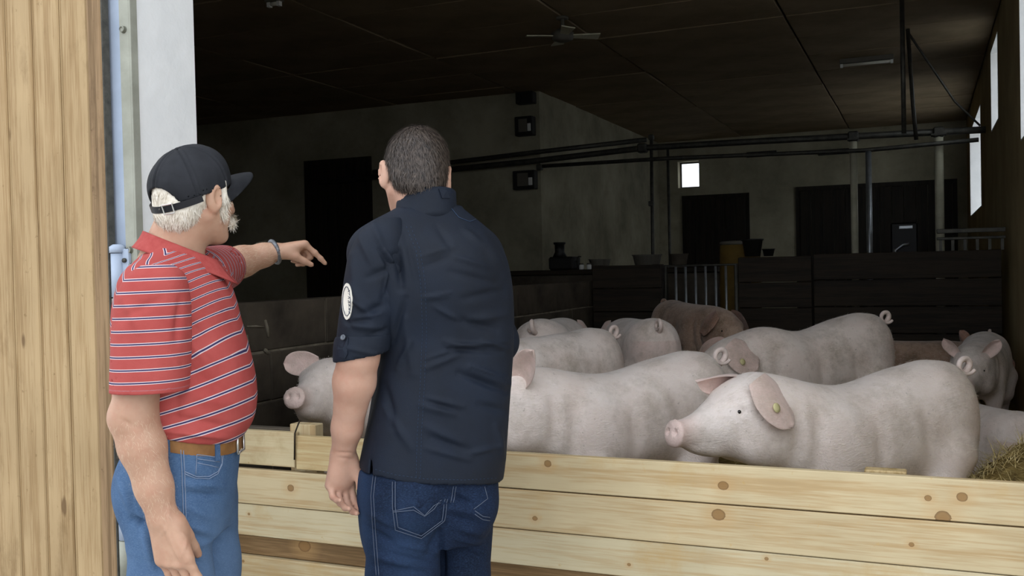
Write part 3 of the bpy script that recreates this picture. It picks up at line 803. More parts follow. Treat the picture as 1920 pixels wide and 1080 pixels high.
Dn = np.stack([np.cos(a) * np.cos(e), np.sin(a) * np.cos(e), np.abs(np.sin(e))], 1)
Nn = np.stack([-np.cos(a) * np.sin(e), -np.sin(a) * np.sin(e), np.cos(e)], 1)
V, F = strands(Pn, Nn, Dn, RNG.uniform(0.04, 0.13, n1 + n2), 0.0022, 0.05, 2, 0.15)
V[:, 0] = np.minimum(V[:, 0], XR - 0.005); V[:, 1] = np.maximum(V[:, 1], 2.90)
so = mesh_obj('loose_straw', V, F, MT['straw'], None, False); so['kind'] = 'stuff'; so['label'] = 'loose straw stalks heaped on the bedding behind the gate'; so['category'] = 'straw'

# ------------------------------------------------------------------ pigs
def pig_base(h=0.0105):
    v = Vox((-0.70, -0.32, -0.01), (1.06, 0.32, 0.92), h)
    # sections along the body: x, y, z, half width, half height
    st = [(-0.625, .615, .02, .03), (-0.61, .61, .085, .10), (-0.56, .60, .145, .185), (-0.46, .588, .185, .232), (-0.30, .568, .203, .242),
          (-0.10, .548, .213, .25), (0.10, .545, .210, .247), (0.25, .553, .200, .238), (0.38, .562, .186, .224), (0.49, .570, .170, .202),
          (0.57, .570, .158, .186), (0.64, .560, .140, .166), (0.71, .542, .114, .140), (0.77, .518, .086, .110), (0.83, .494, .065, .080), (0.89, .478, .055, .060), (0.945, .468, .051, .051)]
    v.loft([(a, 0.0, b, c, d) for (a, b, c, d) in st], axis=0, n=2.25, k=0.02)
    for s in (-1, 1):
        v.ell((-0.40, s * .115, .50), (.185, .095, .255), k=0.06)                     # ham
        v.ell((0.20, s * .125, .49), (.145, .085, .205), k=0.06)                      # shoulder
        v.ell((0.58, s * .088, .465), (.10, .066, .082), k=0.06)                    # jowl
        v.ell((0.655, s * .098, .625), (.05, .03, .035), k=0.03)                      # brow
        v.chain([(0.22, s * .125, .36), (0.245, s * .125, .20), (0.24, s * .125, .075), (0.255, s * .125, .03)], [.088, .052, .043, .045], 0.03)
        v.chain([(-0.40, s * .13, .42), (-0.36, s * .13, .29), (-0.50, s * .125, .20), (-0.475, s * .125, .075), (-0.455, s * .125, .03)], [.13, .095, .056, .044, .046], 0.03)
        v.cone((0.235, s * .132, .04), (0.30, s * .140, .02), .020, .016, 0.01); v.cone((0.235, s * .112, .04), (0.30, s * .108, .02), .020, .016, 0.01)
        v.cone((-0.47, s * .132, .04), (-0.41, s * .140, .02), .020, .016, 0.01); v.cone((-0.47, s * .112, .04), (-0.41, s * .108, .02), .020, .016, 0.01)
    v.ell((-0.05, 0, .43), (.40, .17, .15), k=0.08)                                   # belly
    v.ell((0.945, 0, .470), (.02, .060, .056), k=0.012)                               # snout disc
    v.ell((0.77, 0, .425), (.11, .050, .034), k=0.03)                                  # lower jaw
    for s in (-1, 1):
        v.ell((0.970, s * .024, .474), (.024, .0140, .0170), k=0.003, mode='sub')     # nostrils
        v.cone((0.90, s * .046, .432), (0.72, s * .105, .450), .006, .006, 0.014, 'sub')   # mouth corner
        v.ell((0.715, s * .116, .588), (.021, .016, .013), k=0.012, mode='sub')
        for (p, q, r) in (((.05, .235, .66), (.02, .225, .36), .014), ((-.20, .235, .64), (-.27, .215, .34), .014), ((.36, .205, .66), (.34, .19, .42), .012), ((.45, .185, .64), (.44, .17, .44), .010)):
            v.cone((p[0], s * p[1], p[2]), (q[0], s * q[1], q[2]), r, r, 0.05, 'sub')      # creases of the hide       # eye socket
    v.cone((-0.655, 0, .62), (-0.64, 0, .40), .02, .02, 0.05, 'sub')                  # cleft of the rump
    V, F = v.net(); V2 = relax(V, F, 2, 0.4); V = np.where((V[:, 0] > 0.93)[:, None], V, V2)
    return V, F
PIGV, PIGF = pig_base()

def ear_mesh(side, kind, es=1.0):
    """a big pig ear. Each kind: tip direction, direction its hollow faces (x forward, y outward, z up), bend, cupping, length, half width"""
    K = {'droop':   ((0.55, 0.62, -0.25), (0.35, 0.25, -0.90), -0.9, 0.30, 0.23, 0.080),
         'forward': ((0.97, 0.00, -0.16), (0.10, -0.75, -0.55), 0.10, 0.85, 0.25, 0.066),
         'up':      ((0.05, 0.62, 0.78), (0.85, 0.50, -0.10), 0.35, 0.55, 0.21, 0.072),
         'flop':    ((-0.46, 0.50, -0.58), (0.05, -0.82, -0.42), 0.40, 0.14, 0.235, 0.122),
         'wide':    ((0.20, 0.97, -0.04), (0.92, -0.20, -0.05), 0.25, 0.45, 0.21, 0.082)}[kind]
    L, W = K[4] * es, K[5] * es
    base = np.array([0.620 if kind == 'flop' else 0.575, side * (0.122 if kind == 'flop' else 0.102), 0.715 if kind != 'forward' else 0.725])
    m = np.array([1, side, 1.0])
    d = np.array(K[0], float) * m; n = np.array(K[1], float) * m
    d /= np.linalg.norm(d); n -= d * (n @ d); n /= np.linalg.norm(n); w = np.cross(n, d)
    nu, nv = 17, 15; top = np.zeros((nu, nv, 3)); bot = np.zeros((nu, nv, 3))
    c = base - d * 0.03; dd = d.copy(); nn = n.copy()
    for i in range(nu):
        u = i / (nu - 1)
        prof = W * (0.60 + 0.40 * math.sin(math.pi / 2 * min(u / 0.45, 1))) * math.sqrt(max(0.0009, 1 - max(0.0, (u - 0.50) / 0.50)**2.3))
        if i:
            da = K[2] / (nu - 1) * (0.4 + 1.2 * u); ca, sa = math.cos(da), math.sin(da)
            dd, nn = dd * ca + nn * sa, nn * ca - dd * sa
            c = c + dd * (L / (nu - 1))
        for j in range(nv):
            q = 2 * j / (nv - 1) - 1; cup = K[3] * prof * (q * q) * (1.15 - 0.45 * u)
            wav = 0.005 * math.sin(4 * q + 6 * u + side) * u
            p = c + w * (q * prof * (1 - 0.25 * K[3])) + nn * (cup + wav)
            top[i, j] = p; th = 0.0055 * (1 - 0.45 * u)
            bot[i, j] = p - nn * th * 2 * math.sqrt(max(0.04, 1 - q * q))
    V = np.concatenate([top.reshape(-1, 3), bot.reshape(-1, 3)]); N = nu * nv; F = []
    for i in range(nu - 1):
        for j in range(nv - 1):
            a, b, c2, e2 = i * nv + j, (i + 1) * nv + j, (i + 1) * nv + j + 1, i * nv + j + 1
            F.append((a, b, c2, e2)); F.append((N + e2, N + c2, N + b, N + a))
        F.append((i * nv, N + i * nv, N + (i + 1) * nv, (i + 1) * nv)); e2 = nv - 1
        F.append((i * nv + e2, (i + 1) * nv + e2, N + (i + 1) * nv + e2, N + i * nv + e2))
    for j in range(nv - 1):
        e2 = (nu - 1) * nv; F.append((e2 + j, N + e2 + j, N + e2 + j + 1, e2 + j + 1))
    return V, np.array(F), (bot if kind == 'flop' else top)[9, 10], (-nn if kind == 'flop' else nn)

def tail_mesh(curl=1.0):
    pts, rad = [], []
    for i in range(26):
        u = i / 25; a = u * 2 * math.pi * 1.15
        pts.append((-0.585 - 0.05 * math.sin(min(u * 2, 1) * 1.57) - 0.045 * math.sin(a) * curl, 0.035 * u * curl + 0.0, 0.735 + 0.07 * (1 - math.cos(a)) * 0.55 + 0.015 * u)); rad.append(0.019 - 0.011 * u)
    V, F = tube_np(pts, rad, 8, False)
    return np.array(V), np.array(F)

def smooth01(x): x = np.clip(x, 0, 1); return x * x * (3 - 2 * x)

def pose_pig(V, yaw=0.0, pitch=0.0, bend=0.0, lie=0.0, fat=1.0, sway=0.0, hup=0.0):
    V = V.copy(); x0 = 0.30
    V[:, 2] += -sway * np.exp(-((V[:, 0] - 0.05) / 0.24)**2) * smooth01((V[:, 2] - 0.35) / 0.4) + hup * smooth01((V[:, 0] - 0.22) / 0.36)
    V[:, 1] *= fat
    # neck and head turn
    w = smooth01((V[:, 0] - x0) / 0.36); piv = np.array([0.42, 0.0, 0.56])
    a = yaw * w; p = pitch * w
    q = V - piv
    x1 = q[:, 0] * np.cos(p) - q[:, 2] * np.sin(p); z1 = q[:, 0] * np.sin(p) + q[:, 2] * np.cos(p)
    x2 = x1 * np.cos(a) - q[:, 1] * np.sin(a); y2 = x1 * np.sin(a) + q[:, 1] * np.cos(a)
    V = np.stack([x2, y2, z1], 1) + piv
    if bend:
        th = bend * V[:, 0]; r = 1.0 / bend
        V = np.stack([(r - V[:, 1]) * np.sin(th), r - (r - V[:, 1]) * np.cos(th), V[:, 2]], 1)
    if lie:   # settle on the belly: the legs fold away under the body
        V[:, 2] = np.where(V[:, 2] < 0.34, 0.34 - (0.34 - V[:, 2]) * (1 - 0.92 * lie), V[:, 2]); V[:, 2] -= 0.31 * lie
    return V

def pig_material(name, base, shade, pink, dirt, dirtamt):
    t = NT(name); v = t.coord('Object')
    c = t.ramp(t.noise(v, 4.5, 5, 0.6), [(0.3, hexc(shade)), (0.62, hexc(base))])
    c = t.mix(t.attr('pink'), c, hexc(pink))
    dn = t.noise(v, 5.5, 8, 0.72); df = t.ramp(dn, [(0.46, (0, 0, 0)), (0.66, (1, 1, 1))])
    c = t.mix(t.math('MULTIPLY', df, dirtamt), c, hexc(dirt))
    sp = t.noise(v, 55, 3, 0.6); sf = t.ramp(sp, [(0.66, (0, 0, 0)), (0.72, (1, 1, 1))])
    c = t.mix(t.math('MULTIPLY', sf, 0.45 * dirtamt + 0.15), c, hexc('7a6a58'))
    bristle = t.noise(t.coord('Object', (30, 90, 60)), 2.0, 3, 0.6)
    c = t.mix(t.math('MULTIPLY', t.ramp(bristle, [(0.5, (0, 0, 0)), (0.75, (1, 1, 1))]), 0.30), c, hexc('f0e6da'))
    h = t.math('ADD', bristle, t.math('MULTIPLY', t.noise(v, 14, 4), 0.8))
    t.bump(h, 0.45, 0.007)
    t.b.inputs['Subsurface Weight'].default_value = 0.0
    t.b.inputs['Sheen Weight'].default_value = 0.25; t.b.inputs['Sheen Roughness'].default_value = 0.5
    return t.done(c, 0.62, 0, 0.3)
MT['pig'] = pig_material('pale_pink_pig_skin', 'f3e6dd', 'e8d5ca', 'dcb4a8', '9a8a72', 0.55)
MT['pig_clean'] = pig_material('pale_pink_pig_skin_clean', 'f5e8e0', 'ebd9cf', 'dcb4a8', '9a8a72', 0.40)
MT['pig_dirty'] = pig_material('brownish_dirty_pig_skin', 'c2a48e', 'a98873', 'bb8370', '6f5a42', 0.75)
MT['pig_eye'] = plain('dark_pig_eye', '1a1410', 0.15, 0, 0.6)
MT['bristle'] = plain('pale_pig_bristle', 'eee4d6', 0.5)
MT['hoof'] = plain('horny_hoof', '6a5a4c', 0.6)
MT['tag_yellow'] = plain('yellow_ear_tag_plastic', 'd8cf9a', 0.5)

def view_dir(deg):
    """heading on the floor, 0 = towards the right of the photo, 90 = away from the viewer"""
    a = math.radians(deg) + YAW; return np.array([math.cos(a), math.sin(a), 0.0])

def pig(label, anchor, head, scale=1.0, aim=(-0.40, 0.82), ears=('flop', 'flop'), tag_side=0, mat='pig', tail=1.0, group='pigs in the pen', es=1.0, bristles=False, **pose):
    """anchor = (px, py, depth) of the point of the back at x = aim[0]; head = heading in degrees"""
    A = at(anchor[0], anchor[1], d=anchor[2])
    Vs, Fs, pk = [PIGV], [PIGF], [np.clip((PIGV[:, 0] - 0.84) / 0.10, 0, 1) * 0.6]
    x = PIGV[:, 0]; z = PIGV[:, 2]
    pk[0] = np.maximum(pk[0], 0.35 * np.exp(-((x + 0.60) / 0.12)**2) * (z < 0.66)); pk[0] = np.maximum(pk[0], 0.30 * np.clip((0.30 - z) / 0.2, 0, 1))
    off = len(PIGV); tagp = []
    for s, kd in zip((1, -1), ears):
        eV, eF, tp, tn = ear_mesh(s, kd, es); Vs.append(eV); Fs.append(eF + off); off += len(eV); pk.append(np.full(len(eV), 0.55)); tagp.append((s, tp, tn))
    tV, tF = tail_mesh(tail); Vs.append(tV); Fs.append(tF + off); off += len(tV); pk.append(np.full(len(tV), 0.25))
    V = np.concatenate(Vs); n0 = len(V)
    extra = [np.array([[0.714, s * 0.101, 0.587]]) for s in (1, -1)] + [tp[None] for (_, tp, _) in tagp] + [(tp + tn * 0.05)[None] for (_, tp, tn) in tagp] + [np.array([[aim[0], 0, aim[1]]])]
    W = pose_pig(np.concatenate([V] + extra), **pose)
    W *= scale
    f = view_dir(head); l = np.array([-f[1], f[0], 0.0])
    an = W[-1]; rz = math.atan2(f[1], f[0])
    base = A - (f * an[0] + l * an[1] + np.array([0, 0, an[2]]))
    e = empty('pig', base, rz); tag(e, label, 'pig', group)
    mesh_obj('body', W[:n0], np.concatenate(Fs), MT[mat], e, True, {'pink': np.concatenate(pk)})
    if bristles:      # sparse pale bristles lying back along the hide
        nb = len(PIGV); bn = vnormals(W[:nb], PIGF); ok = np.flatnonzero((PIGV[:, 0] < 0.80) & (PIGV[:, 2] > 0.42)); ix = RNG.choice(ok, 6500)
        D = np.tile(np.array([-1.0, 0, -0.25]), (len(ix), 1)) + RNG.normal(0, 0.35, (len(ix), 3)); Nn = bn[ix]
        D -= Nn * np.sum(D * Nn, 1)[:, None]; D /= np.linalg.norm(D, axis=1)[:, None] + 1e-9
        bV, bF = strands(W[ix] + RNG.normal(0, 0.003, (len(ix), 3)), Nn, D, RNG.uniform(0.012, 0.026, len(ix)), 0.0007, 0.35, 2, 0.12)
        mesh_obj('bristles', bV, bF, MT['bristle'], e, False)['kind'] = 'stuff'
    for i in range(2):
        sp = MB().lathe([(0.0015, -0.008), (0.0058, -0.0058), (0.008, 0), (0.0058, 0.0058), (0.0015, 0.008)], 12).build('eye', MT['pig_eye'], e, True)
        sp.location = W[n0 + i]; sp.scale = (scale,) * 3
    if tag_side:
        i = 0 if tag_side > 0 else 1
        p = W[n0 + 2 + i]; n = W[n0 + 4 + i] - p; n /= np.linalg.norm(n)
        sp = MB().lathe([(0.004, 0.010), (0.019, 0.009), (0.020, 0.005), (0.012, 0.003), (0.004, -0.004)], 16).build('ear_tag', MT['tag_yellow'], e, True)
        sp['label'] = 'round yellow ear tag'
        sp.location = p + n * 0.004; sp.rotation_euler = Vector(n).to_track_quat('Z', 'Y').to_euler(); sp.scale = (scale,) * 3
    return e

pig('large pale pig right behind the gate, one ear flopped and one pricked forward', (1730, 677, 4.45), 202, 1.02, ears=('flop', 'forward'), tag_side=1, mat='pig_clean', pitch=0.17, yaw=0.06, bend=0.05, sway=0.055, hup=0.05, bristles=True)
pig('pale pig whose head hides behind the man in navy, rump beside the front pig', (1278, 660, 5.0), 208, 1.05, ears=('up', 'up'), mat='pig_clean', pitch=0.10, bend=0.05, sway=0.05, hup=0.04, bristles=True)
pig('pale pig with a yellow ear tag standing farther back, chin on another rump', (1604, 588, 6.5), 201, 1.04, ears=('flop', 'flop'), tag_side=1, pitch=0.0, sway=0.07, hup=-0.05, bristles=True)
pig('pale pig broadside behind the man in navy with a curled tail', (1100, 616, 5.9), 221, 0.98, pitch=-0.1)
pig('pale pig half hidden beyond the broadside pig, only its rump showing', (1015, 598, 6.7), 76, 1.0)
pig('pale pig seen from behind in the dim middle of the pen', (1222, 597, 6.7), 98, 0.92, aim=(-0.40, 0.82))
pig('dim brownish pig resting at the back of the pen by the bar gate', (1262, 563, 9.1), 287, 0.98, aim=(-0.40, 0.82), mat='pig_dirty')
pig('white pig facing the viewer over the low left end of the gate', (712, 650, 5.45), 262, 0.90, ears=('flop', 'wide'), es=0.92, pitch=0.30, hup=0.05, yaw=-0.12, bristles=True, mat='pig_clean')
pig('pale pig lying in the straw heap at the right edge', (1872, 768, 5.3), 90, 0.86, aim=(-0.2, 0.80), lie=0.7)
pig('pale pig at the right edge looking this way with pointed ears', (1812, 728, 6.45), 238, 0.86, aim=(0.95, 0.47), ears=('up', 'up'), es=0.9, pitch=0.0)
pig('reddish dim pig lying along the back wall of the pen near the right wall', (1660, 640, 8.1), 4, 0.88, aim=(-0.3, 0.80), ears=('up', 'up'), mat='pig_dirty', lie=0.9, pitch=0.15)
# ------------------------------------------------------------------ people
def skin_material(name, base, shade, red):
    base, shade, red = tint(base, .74), tint(shade, .74), tint(red, .74); t = NT(name); v = t.coord('Object')
    c = t.ramp(t.noise(v, 12, 5, 0.6), [(0.3, hexc(shade)), (0.65, hexc(base))])
    c = t.mix(t.math('MULTIPLY', t.ramp(t.noise(v, 30, 4, 0.6), [(0.5, (0, 0, 0)), (0.7, (1, 1, 1))]), 0.30), c, hexc(red))
    c = t.mix(t.math('MULTIPLY', t.ramp(t.noise(v, 150, 2), [(0.6, (0, 0, 0)), (0.75, (1, 1, 1))]), 0.25), c, hexc(shade))
    t.bump(t.noise(v, 220, 3), 0.12, 0.001)
    t.b.inputs['Subsurface Weight'].default_value = 0.12; t.b.inputs['Subsurface Radius'].default_value = (0.012, 0.005, 0.003)
    return t.done(c, 0.55, 0, 0.35)
MT['skin1'] = skin_material('weathered_fair_skin', 'd4a98c', 'c09276', 'c4846a')
MT['skin2'] = skin_material('fair_skin', 'd8ab93', 'c6967d', 'cf8f78')
def hair_material(name, a, b):
    t = NT(name); v = t.coord('Object'); c = t.ramp(t.noise(v, 90, 3), [(0.3, hexc(a)), (0.7, hexc(b))])
    return t.done(c, 0.5, 0, 0.4)
MT['hair_white'] = hair_material('white_hair', 'c9bda9', 'eee6d8')
MT['hair_brown'] = hair_material('short_grey_brown_hair', '231c18', '584c43')
MT['eye_white'] = plain('eye', 'd9d4cc', 0.2, 0, 0.5)
def denim(name, a, b, fade):
    a, b, fade = tint(a, .8), tint(b, .8), tint(fade, .8); t = NT(name); v = t.coord('Object')
    c = t.ramp(t.noise(v, 7, 5, 0.65), [(0.32, hexc(a)), (0.66, hexc(b))])
    w = t.noise(t.coord('Object', (60, 60, 240)), 3, 3, 0.7)
    c = t.mix(t.math('MULTIPLY', t.ramp(w, [(0.45, (0, 0, 0)), (0.7, (1, 1, 1))]), 0.35), c, hexc(fade))
    c = t.mix(t.math('MULTIPLY', t.attr('fade'), 0.85), c, hexc(fade))
    t.bump(t.math('ADD', t.noise(v, 420, 2), t.math('MULTIPLY', t.noise(v, 26, 3), 1.4)), 0.30, 0.002)
    return t.done(c, 0.85, 0, 0.15)
MT['denim_light'] = denim('faded_blue_denim', '3a5476', '4e6a8e', '8098b4')
MT['denim_dark'] = denim('dark_indigo_denim', '0d1525', '141f35', '3a5274')
def navy():
    t = NT('navy_cotton_twill'); v = t.coord('Object')
    c = t.ramp(t.noise(v, 5, 4, 0.6), [(0.3, hexc('090f19')), (0.7, hexc('0e1827'))])
    c = t.mix(t.math('MULTIPLY', t.attr('fade'), 0.5), c, hexc('55647a'))
    t.bump(t.math('ADD', t.math('MULTIPLY', t.noise(v, 9, 4), 3.0), t.noise(v, 500, 2)), 0.22, 0.004)
    return t.done(c, 0.72, 0, 0.3)
MT['navy'] = navy()
def polo():
    t = NT('red_polo_with_white_and_navy_stripes'); v = t.coord('Object')
    base = t.ramp(t.noise(v, 9, 4), [(0.3, hexc('9a3f3b')), (0.7, hexc('a64c47'))])
    s = t.math('FRACT', t.math('DIVIDE', t.attr('stripe'), 0.0300))
    d = t.math('ABSOLUTE', t.math('SUBTRACT', s, 0.5))
    on = t.math('GREATER_THAN', t.attr('stripe'), 0.0)
    inner = t.math('MULTIPLY', t.math('LESS_THAN', d, 0.056), on); outer = t.math('MULTIPLY', t.math('LESS_THAN', d, 0.115), on)
    c = t.mix(outer, base, hexc('c9b2b2')); c = t.mix(inner, c, hexc('332f52'))
    t.bump(t.math('ADD', t.math('MULTIPLY', t.noise(v, 11, 3), 2.5), t.noise(v, 400, 2)), 0.2, 0.003)
    return t.done(c, 0.8, 0, 0.2)
MT['polo'] = polo()
MT['cap'] = mottled('washed_black_cap_cotton', '17181b', '292a2e', 10, 0.85, 0.3, 0.002)
MT['strap'] = plain('black_leather_strap', '16161a', 0.5)
MT['chrome'] = plain('polished_buckle', 'c8c6c0', 0.25, 0.9)
MT['leather'] = mottled('brown_leather_belt', '6e4a28', '8d6438', 20, 0.55, 0.4, 0.002)
MT['stitch_tan'] = plain('tan_stitching', '7d8aa0', 0.8)
MT['stitch_gold'] = plain('pale_gold_stitching', '4c5464', 0.8)
MT['stitch_navy'] = plain('navy_stitching', '26354a', 0.8)
MT['badge'] = plain('white_badge_patch', 'd8d2c6', 0.8)
MT['badge_ring'] = plain('dark_badge_lettering', '3a4250', 0.8)
MT['button'] = plain('grey_button', '5c6066', 0.35, 0.3)
MT['shoe'] = plain('black_shoe_leather', '1c1a18', 0.5)
MT['sole'] = plain('dark_rubber_sole', '26241f', 0.8)
MT['bracelet'] = mottled('dull_link_bracelet', '55565a', '8a8c90', 90, 0.4, 0.5, 0.002, 0.7)

class Man:
    """a person modelled in its own frame: x = photo right, y = away from the viewer, z = up"""
    def __init__(s, px, d0, label, cat='person'):
        s.d0 = d0; p = at(px, 540, d=d0); s.O = np.array([p[0], p[1], 0.0])
        s.ex = np.array([math.cos(YAW), math.sin(YAW), 0]); s.ey = np.array([-math.sin(YAW), math.cos(YAW), 0]); s.ez = np.array([0, 0, 1.0])
        s.B = np.stack([s.ex, s.ey, s.ez])
        s.root = empty('person', s.O, YAW); tag(s.root, label, cat)
        s.cam = s.B @ (CC - s.O)
    def L(s, px, py, dy=0.0): return s.B @ (at(px, py, d=s.d0 + dy) - s.O)
    def row(s, py, l, r, dy, ry, rot=0.0):
        a = s.L(l, py, dy); b = s.L(r, py, dy); W = (b[0] - a[0]) / 2; c, sn = math.cos(rot), math.sin(rot)
        rx = math.sqrt(max(W * W - (ry * sn)**2, 1e-4)) / c
        m = (a + b) / 2; return (m[2], m[0], m[1], rx, ry)
    def vox(s, lo, hi, h): return Vox(lo, hi, h)
    def put(s, name, V, F, mat, parent=None, **kw): return mesh_obj(name, V, F, mat, parent or s.root, **kw)
    def drape(s, bvh, pts, off=0.0015, step=6):
        """a line drawn over a garment: points of its surface seen at these places"""
        out = []
        for (a, b) in zip(pts[:-1], pts[1:]):
            n = max(2, int(math.hypot(b[0] - a[0], b[1] - a[1]) / step))
            for i in range(n + (1 if b is pts[-1] else 0)):
                u = i / n; q = s.B @ ray(a[0] + (b[0] - a[0]) * u, a[1] + (b[1] - a[1]) * u)
                hit = bvh.ray_cast(Vector(s.cam), Vector(q))
                if hit[0] is not None: out.append(np.array(hit[0]) + np.array(hit[1]) * off)
        return out

def bvh_of(V, F): return BVHTree.FromPolygons([tuple(v) for v in V], [tuple(f) for f in F.tolist()])

def folds(V, N, items, man, bvhless=True):
    """raise or sink cloth along creases: (px0, py0, px1, py1, width m, height m), seen from the viewer's side"""
    front = np.clip(-N[:, 1] * 1.6 + 0.15, 0, 1); D = np.zeros(len(V))
    vx = V - man.cam; dep = vx[:, 1]; sx = vx[:, 0] / dep; sz = vx[:, 2] / dep
    for (a, b, c, d, w, hgt) in items:
        p = man.B @ ray(a, b); q = man.B @ ray(c, d)
        p2 = np.array([p[0] / p[1], p[2] / p[1]]); q2 = np.array([q[0] / q[1], q[2] / q[1]]); e = q2 - p2
        t = np.clip(((sx - p2[0]) * e[0] + (sz - p2[1]) * e[1]) / (e @ e), 0, 1)
        dd = np.hypot(sx - p2[0] - t * e[0], sz - p2[1] - t * e[1]) * dep
        w = w * 0.7
        D += hgt * np.exp(-(dd / w)**2) * (0.35 + 0.65 * np.sin(np.pi * np.clip(t, 0.05, 0.95)))
    return V + N * (D * front * 1.7)[:, None]

def frame(fwd, up):
    f = np.array(fwd, float); f /= np.linalg.norm(f); u = np.array(up, float); u -= f * (u @ f); u /= np.linalg.norm(u)
    r = np.cross(f, u); return np.stack([f, r, u], 1)      # columns: forward, right, up

def head_sdf(v, H, R, k=1.0):
    def p(a, b, c): return H + R @ (np.array([a, b, c]) * k)
    def rr(*r): return np.array(r) * k
    v.ell(p(-.016, 0, .030), rr(.099, .078, .092), R, 0.02)
    v.ell(p(.030, 0, -.035), rr(.070, .062, .085), R, 0.03)
    for s in (-1, 1):
        v.cone(p(-.005, s * .058, -.045), p(.060, s * .028, -.098), .022 * k, .020 * k, 0.02)
        v.ell(p(.062, s * .042, -.018), rr(.024, .022, .02), R, 0.02)
        v.ell(p(.094, s * .032, .008), rr(.016, .017, .012), R, 0.012, 'sub')
        v.ell(p(.086, s * .032, .026), rr(.014, .026, .009), R, 0.01)
        # ear: rim, bowl, lobe
        Re = R @ frame((math.cos(.5 * s), math.sin(.5 * s), 0.0), (-.18, 0, 1))
        v.ell(p(-.012, s * .088, -.004), rr(.023, .009, .039), Re, 0.005)
        v.ell(p(-.006, s * .080, -.030), rr(.011, .008, .013), Re, 0.008)
        v.ell(p(-.006, s * .096, .000), rr(.011, .006, .022), Re, 0.005, 'sub')
    v.ell(p(.075, 0, -.100), rr(.022, .024, .018), R, 0.02)
    v.cone(p(.100, 0, .018), p(.118, 0, -.022), .009 * k, .014 * k, 0.012)
    for s in (-1, 1): v.ell(p(.106, s * .013, -.026), rr(.012, .010, .009), R, 0.01)
    v.ell(p(.092, 0, -.062), rr(.016, .026, .012), R, 0.012)
    v.cone(p(.112, -.022, -.062), p(.112, .022, -.062), .003 * k, .003 * k, 0.004, 'sub')

def hand_sdf(v, W, d, n, t, curls, thumb, s=1.0, spread=0.0, rad=1.0):
    """W wrist, d along the hand, n palm side, t thumb side; curls = bend per joint for index..little"""
    d, n, t = (np.array(a, float) / np.linalg.norm(a) for a in (d, n, t))
    n = n - d * (n @ d); n /= np.linalg.norm(n); t = t - d * (t @ d) - n * (t @ n); t /= np.linalg.norm(t)
    segs = [(.041, .026, .021), (.045, .030, .022), (.042, .028, .021), (.033, .021, .018)]
    offs = [.030, .0105, -.0095, -.028]; kl = [.090, .093, .088, .080]
    rs = [.0100, .0102, .0097, .0088]
    for i in range(4):
        kp = W + d * kl[i] * s + t * offs[i] * s * (1 + 0.1) - n * .004 * s
        v.cone(W + t * offs[i] * 0.55 * s, kp, .0175 * s, .0130 * s, 0.014)
        p = kp; ang = 0.0; dd0 = d + t * spread * offs[i] * 12; dd0 /= np.linalg.norm(dd0)
        for j in range(3):
            ang += curls[i][j]; dd = dd0 * math.cos(ang) + n * math.sin(ang)
            q = p + dd * segs[i][j] * s; r0 = rs[i] * s * rad * (1 - 0.09 * j); r1 = rs[i] * s * rad * (1 - 0.09 * (j + 1))
            v.cone(p, q, r0, r1, 0.004)
            if j < 2: v.ell(q - n * .001 * s, (r1 * 1.07,) * 3, None, 0.004)
            p = q
    v.ell(W + d * .05 * s + n * .006 * s, np.array([.020, .036, .045]) * s, np.stack([n, t, d], 1), 0.012)
    # thumb
    b0 = W + d * .018 * s + t * .022 * s + n * .008 * s; td, tl = thumb
    td = td[0] * d + td[1] * t + td[2] * n; td /= np.linalg.norm(td)
    b1 = b0 + td * .040 * s; td2 = td + tl[0] * d + tl[1] * t + tl[2] * n; td2 /= np.linalg.norm(td2)
    b2 = b1 + td2 * .032 * s; b3 = b2 + td2 * .024 * s
    v.cone(b0, b1, .019 * s, .0135 * s, 0.014); v.cone(b1, b2, .0122 * s, .0112 * s, 0.005); v.cone(b2, b3, .0110 * s, .0085 * s, 0.004)

def scalp_strands(V, N, keep, n, flow, length, width, lift, bend, jitter=0.35):
    idx = np.flatnonzero(keep); idx = RNG.choice(idx, n)
    P = V[idx] + RNG.normal(0, 0.0015, (n, 3)); Nn = N[idx]; D = flow(P) + RNG.normal(0, jitter, (n, 3))
    D -= Nn * np.sum(D * Nn, 1)[:, None]; D /= np.linalg.norm(D, axis=1)[:, None] + 1e-9
    return strands(P, Nn, D, RNG.uniform(length[0], length[1], n), width, lift, 3, bend)

def shoe(man, name, c, fwd, mat):
    f = np.array([fwd[0], fwd[1], 0.0]); f /= np.linalg.norm(f); r = np.array([f[1], -f[0], 0.0]); R = np.stack([f, r, np.array([0, 0, 1.0])], 1)
    v = Vox(np.array(c) - [.25, .25, .02], np.array(c) + [.25, .25, .16], 0.007)
    def p(a, b, z): return np.array(c) + R @ np.array([a, b, z])
    v.ell(p(-.05, 0, .05), (.075, .042, .05), R, 0.02); v.ell(p(.06, 0, .04), (.11, .048, .04), R, 0.03); v.cone(p(-.05, 0, .06), p(-.06, 0, .12), .042, .045, 0.02)
    v.half((0, 0, c[2] + 0.012), (0, 0, -1), 0.004)
    V, F = v.net(); o = man.put(name, V, F, mat)
    prof = [(math.cos(a) * (.175 if math.cos(a) > 0 else .125) + 0.0, math.sin(a) * .05) for a in np.linspace(0, 2 * math.pi, 25)[:-1]]
    SV = [p(x, y, z) for z in (0.0, 0.018) for (x, y) in prof]; k = len(prof)
    SF = [tuple(range(k))[::-1], tuple(range(k, 2 * k))] + [(i, (i + 1) % k, k + (i + 1) % k, k + i) for i in range(k)]
    mesh_obj('sole', np.array(SV), SF, MT['sole'], o, False)

